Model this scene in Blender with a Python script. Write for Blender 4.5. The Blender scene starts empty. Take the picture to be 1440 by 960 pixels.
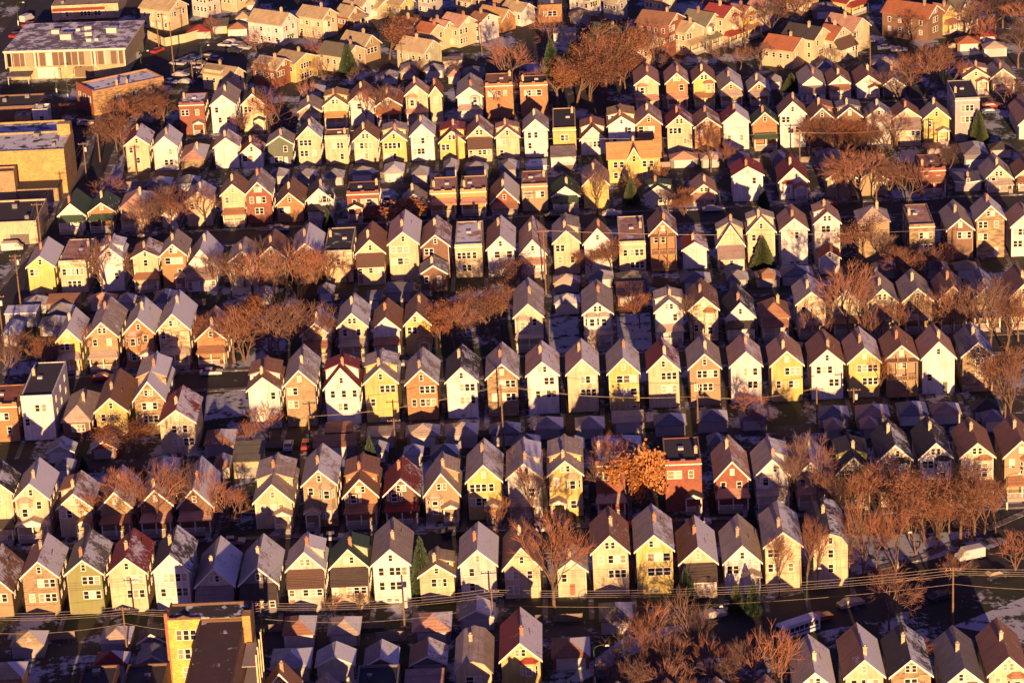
import bpy, bmesh, math, random
from mathutils import Vector, Matrix
rnd = random.Random(11)
scn = bpy.context.scene
col = scn.collection
R = math.radians
# ------------------------------------------------------------------ camera (image plane 1440 x 960)
H = 226.0; F = 4215.0; PITCH = 21.0; ROLL = 3.0; YAW = 1.6
cam_rot = Matrix.Rotation(R(YAW), 3, 'Z') @ Matrix.Rotation(R(90 - PITCH), 3, 'X') @ Matrix.Rotation(R(ROLL) * -1, 3, 'Z')
cpos = Vector((0, 0, H))
def ray(x, y): return cam_rot @ Vector((x - 720, 480 - y, -F))
def proj(p):
    v = cam_rot.transposed() @ (Vector(p) - cpos)
    return 720 + F * v.x / -v.z, 480 - F * v.y / -v.z
def onz(x, y, z=0.0):
    d = ray(x, y); t = (z - H) / d.z
    return cpos + d * t
def ony(x, y, Y):
    d = ray(x, y); t = Y / d.y
    return cpos + d * t
cd = bpy.data.cameras.new('camera'); cam = bpy.data.objects.new('camera', cd); col.objects.link(cam)
cam.location = cpos; cam.rotation_euler = cam_rot.to_euler()
cd.sensor_width = 36; cd.lens = 36 * F / 1440; cd.clip_end = 8000; cd.clip_start = 1
scn.camera = cam
scn.render.resolution_x = 1024; scn.render.resolution_y = 682
# ------------------------------------------------------------------ light
SUN_EL, SUN_AZ = 10.0, 4.0          # the sun stands behind the camera, a little to its right
w = bpy.data.worlds.new('World'); scn.world = w; w.use_nodes = True
nt = w.node_tree; bg = nt.nodes['Background']
sky = nt.nodes.new('ShaderNodeTexSky'); sky.sky_type = 'NISHITA'; sky.sun_disc = False
sky.sun_elevation = R(SUN_EL); sky.sun_rotation = R(180 - SUN_AZ); sky.air_density = 1.0; sky.dust_density = 0.6; sky.ozone_density = 3.0
hz = nt.nodes.new('ShaderNodeMix'); hz.data_type = 'RGBA'; hz.blend_type = 'MULTIPLY'; hz.inputs[0].default_value = 1; hz.inputs[7].default_value = (1.0, .52, 1.12, 1)   # violet winter dawn air
nt.links.new(sky.outputs[0], hz.inputs[6]); nt.links.new(hz.outputs[2], bg.inputs[0]); bg.inputs[1].default_value = 0.05
sl = bpy.data.lights.new('sun', 'SUN'); so = bpy.data.objects.new('sun', sl); col.objects.link(so)
sl.energy = 5.0; sl.angle = R(0.5); sl.color = (1.0, 0.60, 0.28)
sd = Vector((math.sin(R(SUN_AZ)) * math.cos(R(SUN_EL)), -math.cos(R(SUN_AZ)) * math.cos(R(SUN_EL)), math.sin(R(SUN_EL))))
so.rotation_euler = sd.to_track_quat('Z', 'Y').to_euler(); so.location = (0, 0, 400)
scn.view_settings.view_transform = 'Standard'; scn.view_settings.look = 'None'; scn.view_settings.exposure = 1.0
scn.cycles.max_bounces = 4
# ------------------------------------------------------------------ materials
WALL = dict(white=(.80, .77, .73), cream=(.68, .54, .33), tan=(.38, .275, .145), yellow=(.68, .52, .15), orange=(.42, .21, .08), red=(.28, .07, .035),
            brown=(.20, .10, .06), olive=(.25, .27, .085), grey=(.42, .41, .40), green=(.50, .52, .34), darkgreen=(.07, .12, .08), slate=(.16, .16, .19), pale=(.62, .58, .50))
ROOF = dict(grey=(.52, .41, .32), brown=(.38, .18, .095), red=(.32, .035, .025), pink=(.60, .33, .23), black=(.045, .038, .038), green=(.045, .10, .05),
            tan=(.50, .38, .22), slate=(.22, .20, .22), rust=(.46, .15, .06), olive=(.20, .18, .12), snow=(.5, .5, .52), gold=(.62, .38, .14))
WORDS = dict(red='dark red', darkgreen='dark green', pale='off-white', pink='pinkish brown', rust='rust orange', green='pale green', gold='golden tan', snow='snow-covered')
def newmat(name):
    m = bpy.data.materials.new(name); m.use_nodes = True
    return m, m.node_tree.nodes, m.node_tree.links, m.node_tree.nodes['Principled BSDF']
def nd(N, t, **k):
    n = N.new(t)
    for a, b in k.items(): setattr(n, a, b)
    return n
def mixc(N, L, f, a, b, mode='MIX'):
    n = nd(N, 'ShaderNodeMix', data_type='RGBA', blend_type=mode)
    for s, v in ((0, f), (6, a), (7, b)):
        if hasattr(v, 'links'): L.new(v, n.inputs[s])
        elif v is not None: n.inputs[s].default_value = v if s == 0 else (*v, 1)
    return n.outputs[2]
def objcol(N): return nd(N, 'ShaderNodeObjectInfo')
def ramp(N, L, src, stops):
    r = nd(N, 'ShaderNodeValToRGB'); e = r.color_ramp.elements
    while len(e) < len(stops): e.new(.5)
    for i, (p, c) in enumerate(stops):
        e[i].position = p; e[i].color = (c, c, c, 1) if not isinstance(c, tuple) else (*c, 1)
    L.new(src, r.inputs[0]); return r.outputs[0]
def offset_coords(N, L):
    tc = nd(N, 'ShaderNodeTexCoord'); oi = objcol(N); va = nd(N, 'ShaderNodeVectorMath', operation='ADD')
    sc = nd(N, 'ShaderNodeMath', operation='MULTIPLY'); L.new(oi.outputs['Random'], sc.inputs[0]); sc.inputs[1].default_value = 300
    L.new(tc.outputs['Object'], va.inputs[0]); L.new(sc.outputs[0], va.inputs[1])
    return tc, oi, va.outputs[0]
def noise(N, L, vec, scale, det=4, rough=.6):
    n = nd(N, 'ShaderNodeTexNoise'); n.inputs['Scale'].default_value = scale; n.inputs['Detail'].default_value = det; n.inputs['Roughness'].default_value = rough
    L.new(vec, n.inputs['Vector']); return n.outputs[0]
def mat_siding():
    m, N, L, P = newmat('lap_siding'); tc, oi, v = offset_coords(N, L)
    n = noise(N, L, v, .35); c = mixc(N, L, ramp(N, L, n, [(.3, .0), (.75, .45)]), oi.outputs['Color'], (.22, .16, .11), 'MIX')
    sp = nd(N, 'ShaderNodeSeparateXYZ'); L.new(tc.outputs['Object'], sp.inputs[0])
    ms = nd(N, 'ShaderNodeMath', operation='MULTIPLY'); L.new(sp.outputs[2], ms.inputs[0]); ms.inputs[1].default_value = 4.0
    fr = nd(N, 'ShaderNodeMath', operation='FRACT'); L.new(ms.outputs[0], fr.inputs[0])
    lap = ramp(N, L, fr.outputs[0], [(0, .78), (.14, 1), (1, .96)])
    c = mixc(N, L, 1.0, c, lap, 'MULTIPLY'); 
    streak = nd(N, 'ShaderNodeMapping'); streak.inputs['Scale'].default_value = (2.2, 2.2, .25); L.new(v, streak.inputs[0])
    c = mixc(N, L, ramp(N, L, noise(N, L, streak.outputs[0], 1.0), [(.45, 0), (.8, .6)]), c, (.20, .155, .11))  # upright stain streaks, strengthened to paint dappled tree shade into the siding colour
    L.new(c, P.inputs['Base Color']); P.inputs['Roughness'].default_value = .75
    b = nd(N, 'ShaderNodeBump'); b.inputs['Strength'].default_value = .5; b.inputs['Distance'].default_value = .03; L.new(fr.outputs[0], b.inputs['Height']); L.new(b.outputs[0], P.inputs['Normal'])
    return m
def mat_brick(name, bw, bh, mortar, var):
    m, N, L, P = newmat(name); tc, oi, v = offset_coords(N, L)
    sp = nd(N, 'ShaderNodeSeparateXYZ'); L.new(tc.outputs['Object'], sp.inputs[0])
    ad = nd(N, 'ShaderNodeMath', operation='ADD'); L.new(sp.outputs[0], ad.inputs[0]); L.new(sp.outputs[1], ad.inputs[1])
    cb = nd(N, 'ShaderNodeCombineXYZ'); L.new(ad.outputs[0], cb.inputs[0]); L.new(sp.outputs[2], cb.inputs[1])
    bt = nd(N, 'ShaderNodeTexBrick'); L.new(cb.outputs[0], bt.inputs['Vector']); bt.inputs['Scale'].default_value = 1
    bt.inputs['Brick Width'].default_value = bw; bt.inputs['Row Height'].default_value = bh; bt.inputs['Mortar Size'].default_value = mortar
    dk = mixc(N, L, 1.0, oi.outputs['Color'], (var, var, var), 'MULTIPLY'); lt = mixc(N, L, 1.0, oi.outputs['Color'], (1.2, 1.15, 1.1), 'MULTIPLY')
    L.new(lt, bt.inputs['Color1']); L.new(dk, bt.inputs['Color2']); L.new(mixc(N, L, .5, oi.outputs['Color'], (.3, .26, .2)), bt.inputs['Mortar'])
    n = noise(N, L, v, .5); c = mixc(N, L, ramp(N, L, n, [(.35, 0), (.8, .5)]), bt.outputs[0], (.12, .08, .06))
    L.new(c, P.inputs['Base Color']); P.inputs['Roughness'].default_value = .85
    return m
def mat_roof():
    m, N, L, P = newmat('asphalt_shingles_with_snow'); tc, oi, v = offset_coords(N, L)
    n = noise(N, L, v, .55, 5); c = mixc(N, L, ramp(N, L, n, [(.3, 0), (.8, .45)]), oi.outputs['Color'], (.10, .075, .065))
    fine = noise(N, L, v, 5, 3); c = mixc(N, L, 1.0, c, ramp(N, L, fine, [(.2, .65), (.8, 1.25)]), 'MULTIPLY')
    sp = nd(N, 'ShaderNodeSeparateXYZ'); L.new(tc.outputs['Object'], sp.inputs[0])
    ms = nd(N, 'ShaderNodeMath', operation='MULTIPLY'); L.new(sp.outputs[2], ms.inputs[0]); ms.inputs[1].default_value = 3.4
    fr = nd(N, 'ShaderNodeMath', operation='FRACT'); L.new(ms.outputs[0], fr.inputs[0])
    c = mixc(N, L, 1.0, c, ramp(N, L, fr.outputs[0], [(0, .72), (.25, 1.03), (1, 1)]), 'MULTIPLY')
    # streaks that run down the slope
    mp = nd(N, 'ShaderNodeMapping'); mp.inputs['Scale'].default_value = (.12, 1.6, .12); L.new(v, mp.inputs[0])
    st = noise(N, L, mp.outputs[0], 1.2, 4); c = mixc(N, L, ramp(N, L, st, [(.5, 0), (.75, .4)]), c, (.07, .055, .05))
    # snow lies on the slope that faces away (+x) and thins out elsewhere
    nsp = nd(N, 'ShaderNodeSeparateXYZ'); L.new(tc.outputs['Normal'], nsp.inputs[0])
    side = nd(N, 'ShaderNodeMapRange'); side.inputs['From Min'].default_value = .02; side.inputs['From Max'].default_value = .3
    side.inputs['To Min'].default_value = .36; side.inputs['To Max'].default_value = 1.0; L.new(nsp.outputs[0], side.inputs['Value'])
    at = nd(N, 'ShaderNodeAttribute', attribute_type='OBJECT', attribute_name='snow')
    lvl = nd(N, 'ShaderNodeMath', operation='MULTIPLY'); L.new(at.outputs['Fac'], lvl.inputs[0]); L.new(side.outputs[0], lvl.inputs[1])
    big = noise(N, L, v, .28, 3); mid = noise(N, L, v, 1.6, 4, .7)
    s1 = nd(N, 'ShaderNodeMath', operation='MULTIPLY_ADD'); L.new(big, s1.inputs[0]); s1.inputs[1].default_value = .9
    m2 = nd(N, 'ShaderNodeMath', operation='MULTIPLY'); L.new(mid, m2.inputs[0]); m2.inputs[1].default_value = .8; L.new(m2.outputs[0], s1.inputs[2])
    s2 = nd(N, 'ShaderNodeMath', operation='ADD'); L.new(s1.outputs[0], s2.inputs[0]); L.new(lvl.outputs[0], s2.inputs[1])
    hf = nd(N, 'ShaderNodeMath', operation='MULTIPLY'); L.new(s2.outputs[0], hf.inputs[0]); hf.inputs[1].default_value = .5
    mask = ramp(N, L, hf.outputs[0], [(.645, 0), (.72, 1)])
    dust = nd(N, 'ShaderNodeMath', operation='MULTIPLY'); L.new(mask, dust.inputs[0]); L.new(ramp(N, L, fine, [(.3, .62), (.7, 1)]), dust.inputs[1])
    c = mixc(N, L, dust.outputs[0], c, (.84, .85, .88))
    L.new(c, P.inputs['Base Color']); P.inputs['Roughness'].default_value = .8
    b = nd(N, 'ShaderNodeBump'); b.inputs['Strength'].default_value = .6; b.inputs['Distance'].default_value = .06; L.new(fr.outputs[0], b.inputs['Height']); L.new(b.outputs[0], P.inputs['Normal'])
    return m
def mat_flatroof():
    m, N, L, P = newmat('tar_roof_with_snow'); tc, oi, v = offset_coords(N, L)
    c = mixc(N, L, ramp(N, L, noise(N, L, v, .6, 5), [(.3, 0), (.7, .6)]), oi.outputs['Color'], (.05, .04, .04))
    at = nd(N, 'ShaderNodeAttribute', attribute_type='OBJECT', attribute_name='snow')
    s2 = nd(N, 'ShaderNodeMath', operation='ADD'); L.new(noise(N, L, v, .35, 5, .65), s2.inputs[0]); L.new(at.outputs['Fac'], s2.inputs[1])
    c = mixc(N, L, ramp(N, L, s2.outputs[0], [(.90, 0), (.97, .9)]), c, (.78, .79, .82))
    L.new(c, P.inputs['Base Color']); P.inputs['Roughness'].default_value = .85
    return m
def mat_paint():
    m, N, L, P = newmat('weathered_paint'); tc, oi, v = offset_coords(N, L)
    c = mixc(N, L, ramp(N, L, noise(N, L, v, 1.5), [(.4, 0), (.8, .3)]), oi.outputs['Color'], (.2, .16, .12))
    L.new(c, P.inputs['Base Color']); P.inputs['Roughness'].default_value = .6
    return m
def mat_glass():
    m, N, L, P = newmat('window_glass'); oi = objcol(N)
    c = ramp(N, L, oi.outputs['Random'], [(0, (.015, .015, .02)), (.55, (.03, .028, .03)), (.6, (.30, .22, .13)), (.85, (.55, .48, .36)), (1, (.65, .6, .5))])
    L.new(c, P.inputs['Base Color']); P.inputs['Roughness'].default_value = .12
    return m
def mat_simple(name, c, rough=.7, metal=0, nz=1.5, var=.5, c2=None):
    m, N, L, P = newmat(name); tc = nd(N, 'ShaderNodeTexCoord')
    c2 = c2 or tuple(x * var for x in c)
    cc = mixc(N, L, ramp(N, L, noise(N, L, tc.outputs['Object'], nz), [(.35, 0), (.7, 1)]), c, c2)
    L.new(cc, P.inputs['Base Color']); P.inputs['Roughness'].default_value = rough; P.inputs['Metallic'].default_value = metal
    return m
def mat_tinted(name, rough=.8, a=.6, b=1.3, nz=3.):
    m, N, L, P = newmat(name); tc, oi, v = offset_coords(N, L)
    c = mixc(N, L, 1.0, oi.outputs['Color'], ramp(N, L, noise(N, L, v, nz, 2), [(.3, a), (.7, b)]), 'MULTIPLY')
    L.new(c, P.inputs['Base Color']); P.inputs['Roughness'].default_value = rough
    return m
M = dict(siding=mat_siding(), brick=mat_brick('brick', .42, .14, .012, .62), patch=mat_brick('patchwork_shingle', .9, .3, .01, .38), roof=mat_roof(), flat=mat_flatroof(),
         paint=mat_paint(), glass=mat_glass(), leaf=mat_tinted('dry_leaves', .7, .5, 1.5, 1.2), twig=mat_tinted('bare_twigs', .8, .7, 1.3), bark=mat_tinted('bark', .9),
         needle=mat_tinted('needles', .8, .5, 1.4, 2.), wood=mat_simple('pole_wood', (.24, .14, .07), .85), metal=mat_simple('metal', (.25, .25, .25), .4, .6),
         greenpost=mat_simple('green_enamel', (.05, .12, .05), .5), car=mat_tinted('car_paint', .25, .95, 1.05), tyre=mat_simple('rubber', (.02, .02, .02), .9), wire=mat_simple('cable', (.42, .34, .24), .6))
# ------------------------------------------------------------------ mesh helper
class MB:
    def __init__(s): s.v = []; s.f = []; s.m = []
    def face(s, pts, mi=0):
        n = len(s.v); s.v += [tuple(p) for p in pts]; s.f.append(tuple(range(n, n + len(pts)))); s.m.append(mi)
    def hull8(s, p, mi=0):
        n = len(s.v); s.v += [tuple(q) for q in p]
        for f in ((0, 3, 2, 1), (4, 5, 6, 7), (0, 1, 5, 4), (1, 2, 6, 5), (2, 3, 7, 6), (3, 0, 4, 7)): s.f.append(tuple(n + i for i in f)); s.m.append(mi)
    def box(s, x0, x1, y0, y1, z0, z1, mi=0):
        s.hull8([(x0, y0, z0), (x1, y0, z0), (x1, y1, z0), (x0, y1, z0), (x0, y0, z1), (x1, y0, z1), (x1, y1, z1), (x0, y1, z1)], mi)
    def prism(s, poly, y0, y1, mi=0):
        """poly in xz (counter clockwise seen from -y), extruded along y"""
        n = len(s.v); k = len(poly)
        s.v += [(x, y0, z) for x, z in poly] + [(x, y1, z) for x, z in poly]
        s.f.append(tuple(n + i for i in range(k))); s.m.append(mi)
        s.f.append(tuple(n + k + i for i in reversed(range(k)))); s.m.append(mi)
        for i in range(k):
            j = (i + 1) % k; s.f.append((n + i, n + k + i, n + k + j, n + j)); s.m.append(mi)
    def prismx(s, poly, x0, x1, mi=0):
        """poly in yz, extruded along x"""
        n = len(s.v); k = len(poly)
        s.v += [(x0, y, z) for y, z in poly] + [(x1, y, z) for y, z in poly]
        s.f.append(tuple(n + i for i in reversed(range(k)))); s.m.append(mi)
        s.f.append(tuple(n + k + i for i in range(k))); s.m.append(mi)
        for i in range(k):
            j = (i + 1) % k; s.f.append((n + i, n + j, n + k + j, n + k + i)); s.m.append(mi)
    def tube(s, a, b, r0, r1, k=5, mi=0, cap=False):
        a = Vector(a); b = Vector(b); d = b - a
        if d.length < 1e-6: return
        d.normalize(); u = d.orthogonal().normalized(); v = d.cross(u); n = len(s.v)
        for c, r in ((a, r0), (b, r1)):
            for i in range(k):
                t = 2 * math.pi * i / k; s.v.append(tuple(c + u * (r * math.cos(t)) + v * (r * math.sin(t))))
        for i in range(k):
            j = (i + 1) % k; s.f.append((n + i, n + j, n + k + j, n + k + i)); s.m.append(mi)
        if cap: s.f.append(tuple(n + k + i for i in range(k))); s.m.append(mi)
    def mesh(s, name, mats):
        me = bpy.data.meshes.new(name); me.from_pydata(s.v, [], s.f)
        for m in (mats if isinstance(mats, (list, tuple)) else [mats]): me.materials.append(m)
        me.polygons.foreach_set('material_index', s.m); me.update(); return me
def link(name, data, parent=None, loc=(0, 0, 0), rz=0, color=None, scale=None):
    o = bpy.data.objects.new(name, data); col.objects.link(o); o.location = loc; o.rotation_euler = (0, 0, rz)
    if parent: o.parent = parent
    if color: o.color = (*color, 1)
    if scale: o.scale = scale
    return o
def build(mb, name, mats, parent=None, loc=(0, 0, 0), rz=0, color=None): return link(name, mb.mesh(name, mats), parent, loc, rz, color)
def tag(o, label=None, cat=None, group=None, kind=None):
    if label: o['label'] = label
    if cat: o['category'] = cat
    if group: o['group'] = group
    if kind: o['kind'] = kind
    return o
# ------------------------------------------------------------------ windows (one mesh each: frame, sash bar and glass)
_wm = {}
def window_mesh(w, h):
    key = (round(w, 1), round(h, 1))
    if key not in _wm:
        w, h = key; m = MB(); t = .12
        m.box(-w/2 - t, w/2 + t, -.08, .02, -t, 0); m.box(-w/2 - t, w/2 + t, -.08, .02, h, h + t)
        m.box(-w/2 - t, -w/2, -.08, .02, 0, h); m.box(w/2, w/2 + t, -.08, .02, 0, h); m.box(-w/2, w/2, -.06, .02, h/2 - .04, h/2 + .04)
        m.box(-w/2, w/2, -.03, .015, 0, h/2 - .04, 1); m.box(-w/2, w/2, -.035, .015, h/2 + .04, h, 1)
        _wm[key] = m.mesh('window', [M['paint'], M['glass']])
    return _wm[key]
def window(parent, x, z, w, h, y=0, rz=0, frame=(.8, .77, .7), name='window'):
    o = link(name, window_mesh(w, h), parent, (x, y, z), rz, frame)
    return o
# ------------------------------------------------------------------ house parts (local frame: front wall at y = 0 facing -y, ridge along +y, ground z = 0)
TRIM = (.80, .74, .62)
def gable_roof(root, w, L, he, hr, rc, snow, name='roof', x0=0, y0=0, ov=.38, ovf=.45, trim=TRIM, parent=None):
    hw = w / 2; t = .17; s = (hr - he) / hw
    ex = hw + ov; ez = he - ov * s
    m = MB(); up = t * math.sqrt(1 + s * s)
    for sx in (-1, 1):
        a = [(x0, hr), (x0 + sx * ex, ez), (x0 + sx * ex, ez + up), (x0, hr + up)]
        if sx < 0: a = a[::-1]
        m.prism(a, y0 - ovf, y0 + L + ovf)
    r = build(m, name, M['roof'], parent or root, color=rc); r['snow'] = snow
    if trim:
        g = MB(); b = .15
        for sx in (-1, 1):
            a = [(x0, hr + up - .02), (x0, hr - b), (x0 + sx * (ex + .02), ez - b), (x0 + sx * (ex + .02), ez + up - .02)]
            if sx > 0: a = a[::-1]
            a = a[::-1]
            g.prism(a, y0 - ovf - .09, y0 - ovf - .004)
        build(g, 'rake_board', M['paint'], r, color=trim)
    return r
def hip_roof(root, w, L, he, hr, rc, snow, ov=.35, name='roof', parent=None, y0=0, x0=0, front=True, back=True):
    hx = w / 2 + ov; a = min(hx, L / 2 + ov - .15) ; m = MB(); ya = y0 - ov; yb = y0 + L + ov; t = .14
    A = (x0 - hx, ya, he); B = (x0 + hx, ya, he); C_ = (x0 + hx, yb, he); D = (x0 - hx, yb, he)
    p = (x0, ya + (a if front else 0), hr); q = (x0, yb - (a if back else 0), hr)
    dn = lambda P_: (P_[0], P_[1], P_[2] - t)
    m.face([A, B, p]); m.face([B, C_, q, p]); m.face([C_, D, q]); m.face([D, A, p, q])
    for P_, Q in ((A, B), (B, C_), (C_, D), (D, A)): m.face([dn(P_), dn(Q), Q, P_])
    m.face([dn(D), dn(C_), dn(B), dn(A)])
    r = build(m, name, M['roof'], parent or root, color=rc); r['snow'] = snow; return r
def chimney(parent, x, y, z0, z1, c=(.62, .46, .28), s=.29):
    m = MB(); m.box(x - s, x + s, y - s, y + s, z0, z1); m.box(x - s - .07, x + s + .07, y - s - .07, y + s + .07, z1 + .001, z1 + .14)
    m.box(x - .15, x + .15, y - .15, y + .15, z1 + .141, z1 + .4)
    return build(m, 'chimney', M['brick'], parent, color=c)
def stepset(parent, x0, x1, y, z):
    m = MB(); n = max(2, int(z / .2))
    for i in range(n): m.box(x0, x1, y - .28 * (i + 1), y - .28 * i - .001, 0, z * (n - i) / n - .05)
    return build(m, 'steps', M['paint'], parent, color=(.35, .31, .27))
def porch(root, xa, xb, rc, he, style='hip', deep=2.1, trimc=TRIM, zt=3.3):
    zt = min(zt, he - .9); zf = .8
    m = MB(); m.box(xa, xb, -deep, -.01, zf - .15, zf); m.box(xa + .1, xb - .1, -deep + .1, -.02, .0, zf - .16)
    p = build(m, 'porch', M['paint'], root, color=(.33, .27, .22))
    r = MB(); o = .25
    if style == 'gable':
        c = (xa + xb) / 2; zr = zt + min(1.3, (xb - xa) * .28)
        for sx, xe in ((-1, xa - o), (1, xb + o)):
            a = [(c, zr), (xe, zt), (xe, zt + .15), (c, zr + .15)]
            r.prism(a[::-1] if sx < 0 else a, -deep - o, -.01)
        g = MB(); g.prism([(xa, zt - .05), (xb, zt - .05), (c, zr - .1)], -deep - .02, -deep + .1)
        build(g, 'pediment', M['paint'], p, color=trimc)
    else:
        r.face([(xa - o, -deep - o, zt), (xb + o, -deep - o, zt), (xb - .3, -.01, zt + .9), (xa + .3, -.01, zt + .9)])
        r.face([(xa - o, -.01, zt), (xa - o, -deep - o, zt), (xa + .3, -.01, zt + .9)]); r.face([(xb + o, -deep - o, zt), (xb + o, -.01, zt), (xb - .3, -.01, zt + .9)])
        r.box(xa - o, xb + o, -deep - o, -.01, zt - .22, zt - .004)
    q = build(r, 'porch_roof', M['roof'], p, color=rc); q['snow'] = .15
    n = 2 if xb - xa < 3.4 else 3
    for i in range(n):
        px = xa + .2 + (xb - xa - .4) * i / (n - 1); k = MB(); k.box(px - .11, px + .11, -deep + .08, -deep + .3, zf, zt - .2)
        build(k, 'post', M['paint'], p, color=trimc)
    k = MB()
    for i in range(int((xb - xa - 1.3) / .22)): xx = xa + .3 + i * .22; k.box(xx, xx + .07, -deep + .16, -deep + .22, zf, zf + .8)
    k.box(xa + .2, xb - 1.1, -deep + .12, -deep + .26, zf + .801, zf + .9); build(k, 'railing', M['paint'], p, color=trimc)
    stepset(p, xb - 1.15, xb - .15, -deep - .01, zf)
    return p
def bay(root, x, z0, z1, rc, wc, wmat):
    m = MB(); hw, iw, d = 1.45, .85, .8
    pts = [(x - hw, .01), (x - iw, -d), (x + iw, -d), (x + hw, .01)]
    n = len(m.v); m.v += [(a, b, z0) for a, b in pts] + [(a, b, z1) for a, b in pts]
    for i in range(3): m.f.append((n + i, n + i + 1, n + 5 + i, n + 4 + i)); m.m.append(0)
    m.f.append((n + 3, n + 2, n + 1, n)); m.m.append(0); m.f.append((n + 4, n + 5, n + 6, n + 7)); m.m.append(0)
    b = build(m, 'bay', wmat, root, color=wc)
    r = MB(); e = .2; P_ = [(x - hw - e, 0), (x - iw - e * .6, -d - e), (x + iw + e * .6, -d - e), (x + hw + e, 0)]; T = [(x - iw * .7, -.02, z1 + .75), (x + iw * .7, -.02, z1 + .75)]
    L_ = [(a, c, z1 + .004) for a, c in P_]
    r.face([L_[0], L_[1], T[0]]); r.face([L_[1], L_[2], T[1], T[0]]); r.face([L_[2], L_[3], T[1]]); r.face(L_[::-1])
    q = build(r, 'bay_roof', M['roof'], b, color=rc); q['snow'] = .1
    ang = math.atan2(d, hw - iw)
    for zz in ([z0 + .8] if z1 - z0 < 3.6 else [z0 + .7, z1 - 2.1]):
        window(b, x, zz, .95, 1.5, -d)
        window(b, x - (hw + iw) / 2, zz, .5, 1.5, -d / 2, -ang); window(b, x + (hw + iw) / 2, zz, .5, 1.5, -d / 2, ang)
    return b
def dormer(root, w, L, he, hr, side, rc, wc, wmat, snow):
    """a wide shed dormer that lifts one slope (or both) behind the front gable"""
    y0, y1 = L * .38, L - .5; top = hr - .12; low = he + (hr - he) * .62
    xo = w / 2 - .12
    m = MB()
    a = [(0, he - .1), (side * xo, he - .1), (side * xo, low), (0, top)]
    if side < 0: a = a[::-1]
    m.prism(a, y0, y1); b = build(m, 'dormer', wmat, root, color=wc)
    r = MB(); a = [(0, top + .22), (0, top + .04), (side * (xo + .3), low - .02), (side * (xo + .3), low + .16)]
    if side > 0: a = a[::-1]
    a = a[::-1]; r.prism(a, y0 - .4, y1 + .3)
    q = build(r, 'dormer_roof', M['roof'], b, color=rc); q['snow'] = snow
    window(b, side * (xo - 1.0), he + .35, .7, .9, y0)
    return b
def rear_porch(root, w, he, rc, wc, wmat):
    """closed porch across the wall, dark lean-to roof starting under the eaves"""
    d = 2.4; z1 = max(2.7, he - 2.5); m = MB(); m.box(-w/2 + .08, w/2 - .08, -d, -.01, 0, z1)
    p = build(m, 'enclosed_porch', wmat, root, color=wc)
    r = MB(); zt = he - .25; r.hull8([(-w/2 - .1, -d - .35, z1 - .08), (w/2 + .1, -d - .35, z1 - .08), (w/2 + .1, -.02, zt), (-w/2 - .1, -.02, zt), (-w/2 - .1, -d - .35, z1 + .08), (w/2 + .1, -d - .35, z1 + .08), (w/2 + .1, -.02, zt + .16), (-w/2 - .1, -.02, zt + .16)])
    q = build(r, 'porch_roof', M['roof'], p, color=rnd.choice([(.05, .035, .03), (.12, .06, .04), (.3, .22, .2)])); q['snow'] = 0
    n = int(w / 1.15)
    for i in range(n):
        if i != 1: window(p, -w/2 + .75 + i * (w - 1.5) / (n - 1), z1 - 1.45, .75, 1.05, -d)
    dr = MB(); dr.box(-w/2 + .3, -w/2 + 1.2, -d - .06, -d - .002, .4, 2.4); build(dr, 'door', M['paint'], p, color=(.30, .12, .07))
    return p
def open_porch(root, w, he, wc):
    """timber galleries stacked across the rear wall"""
    d = 2.2; m = MB()
    lv = [.5, he * .5, he - .2]
    m.box(-w/2, w/2, -d, -.01, lv[0], lv[0] + .16)
    p = build(m, 'gallery', M['paint'], root, color=wc)
    for z in lv[1:]: q = MB(); q.box(-w/2, w/2, -d, -.01, z, z + .16); build(q, 'deck', M['paint'], p, color=wc)
    for i in range(4):
        x = -w/2 + .12 + i * (w - .24) / 3; k = MB(); k.box(x - .09, x + .09, -d, -d + .18, 0, he + 1.0 if i in (1, 2) else he - .21); build(k, 'post', M['paint'], p, color=wc)
    k = MB()
    for z in lv[:2]:
        k.box(-w/2 + .2, w/2 - .2, -d + .02, -d + .1, z + .95, z + 1.05)
        for i in range(int(w / .3)): k.box(-w/2 + .2 + i * .3, -w/2 + .3 + i * .3, -d + .03, -d + .09, z + .17, z + .94)
    build(k, 'railing', M['paint'], p, color=wc)
    s = MB()
    n = 12
    for i in range(n):
        x = w/2 - .6 - i * .24; z = lv[0] + .2 + (lv[1] - lv[0]) * i / n; s.box(x - .2, x + .1, -d + .3, -d + 1.2, z, z + .08)
    build(s, 'stair', M['paint'], p, color=wc)
    return p
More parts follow.
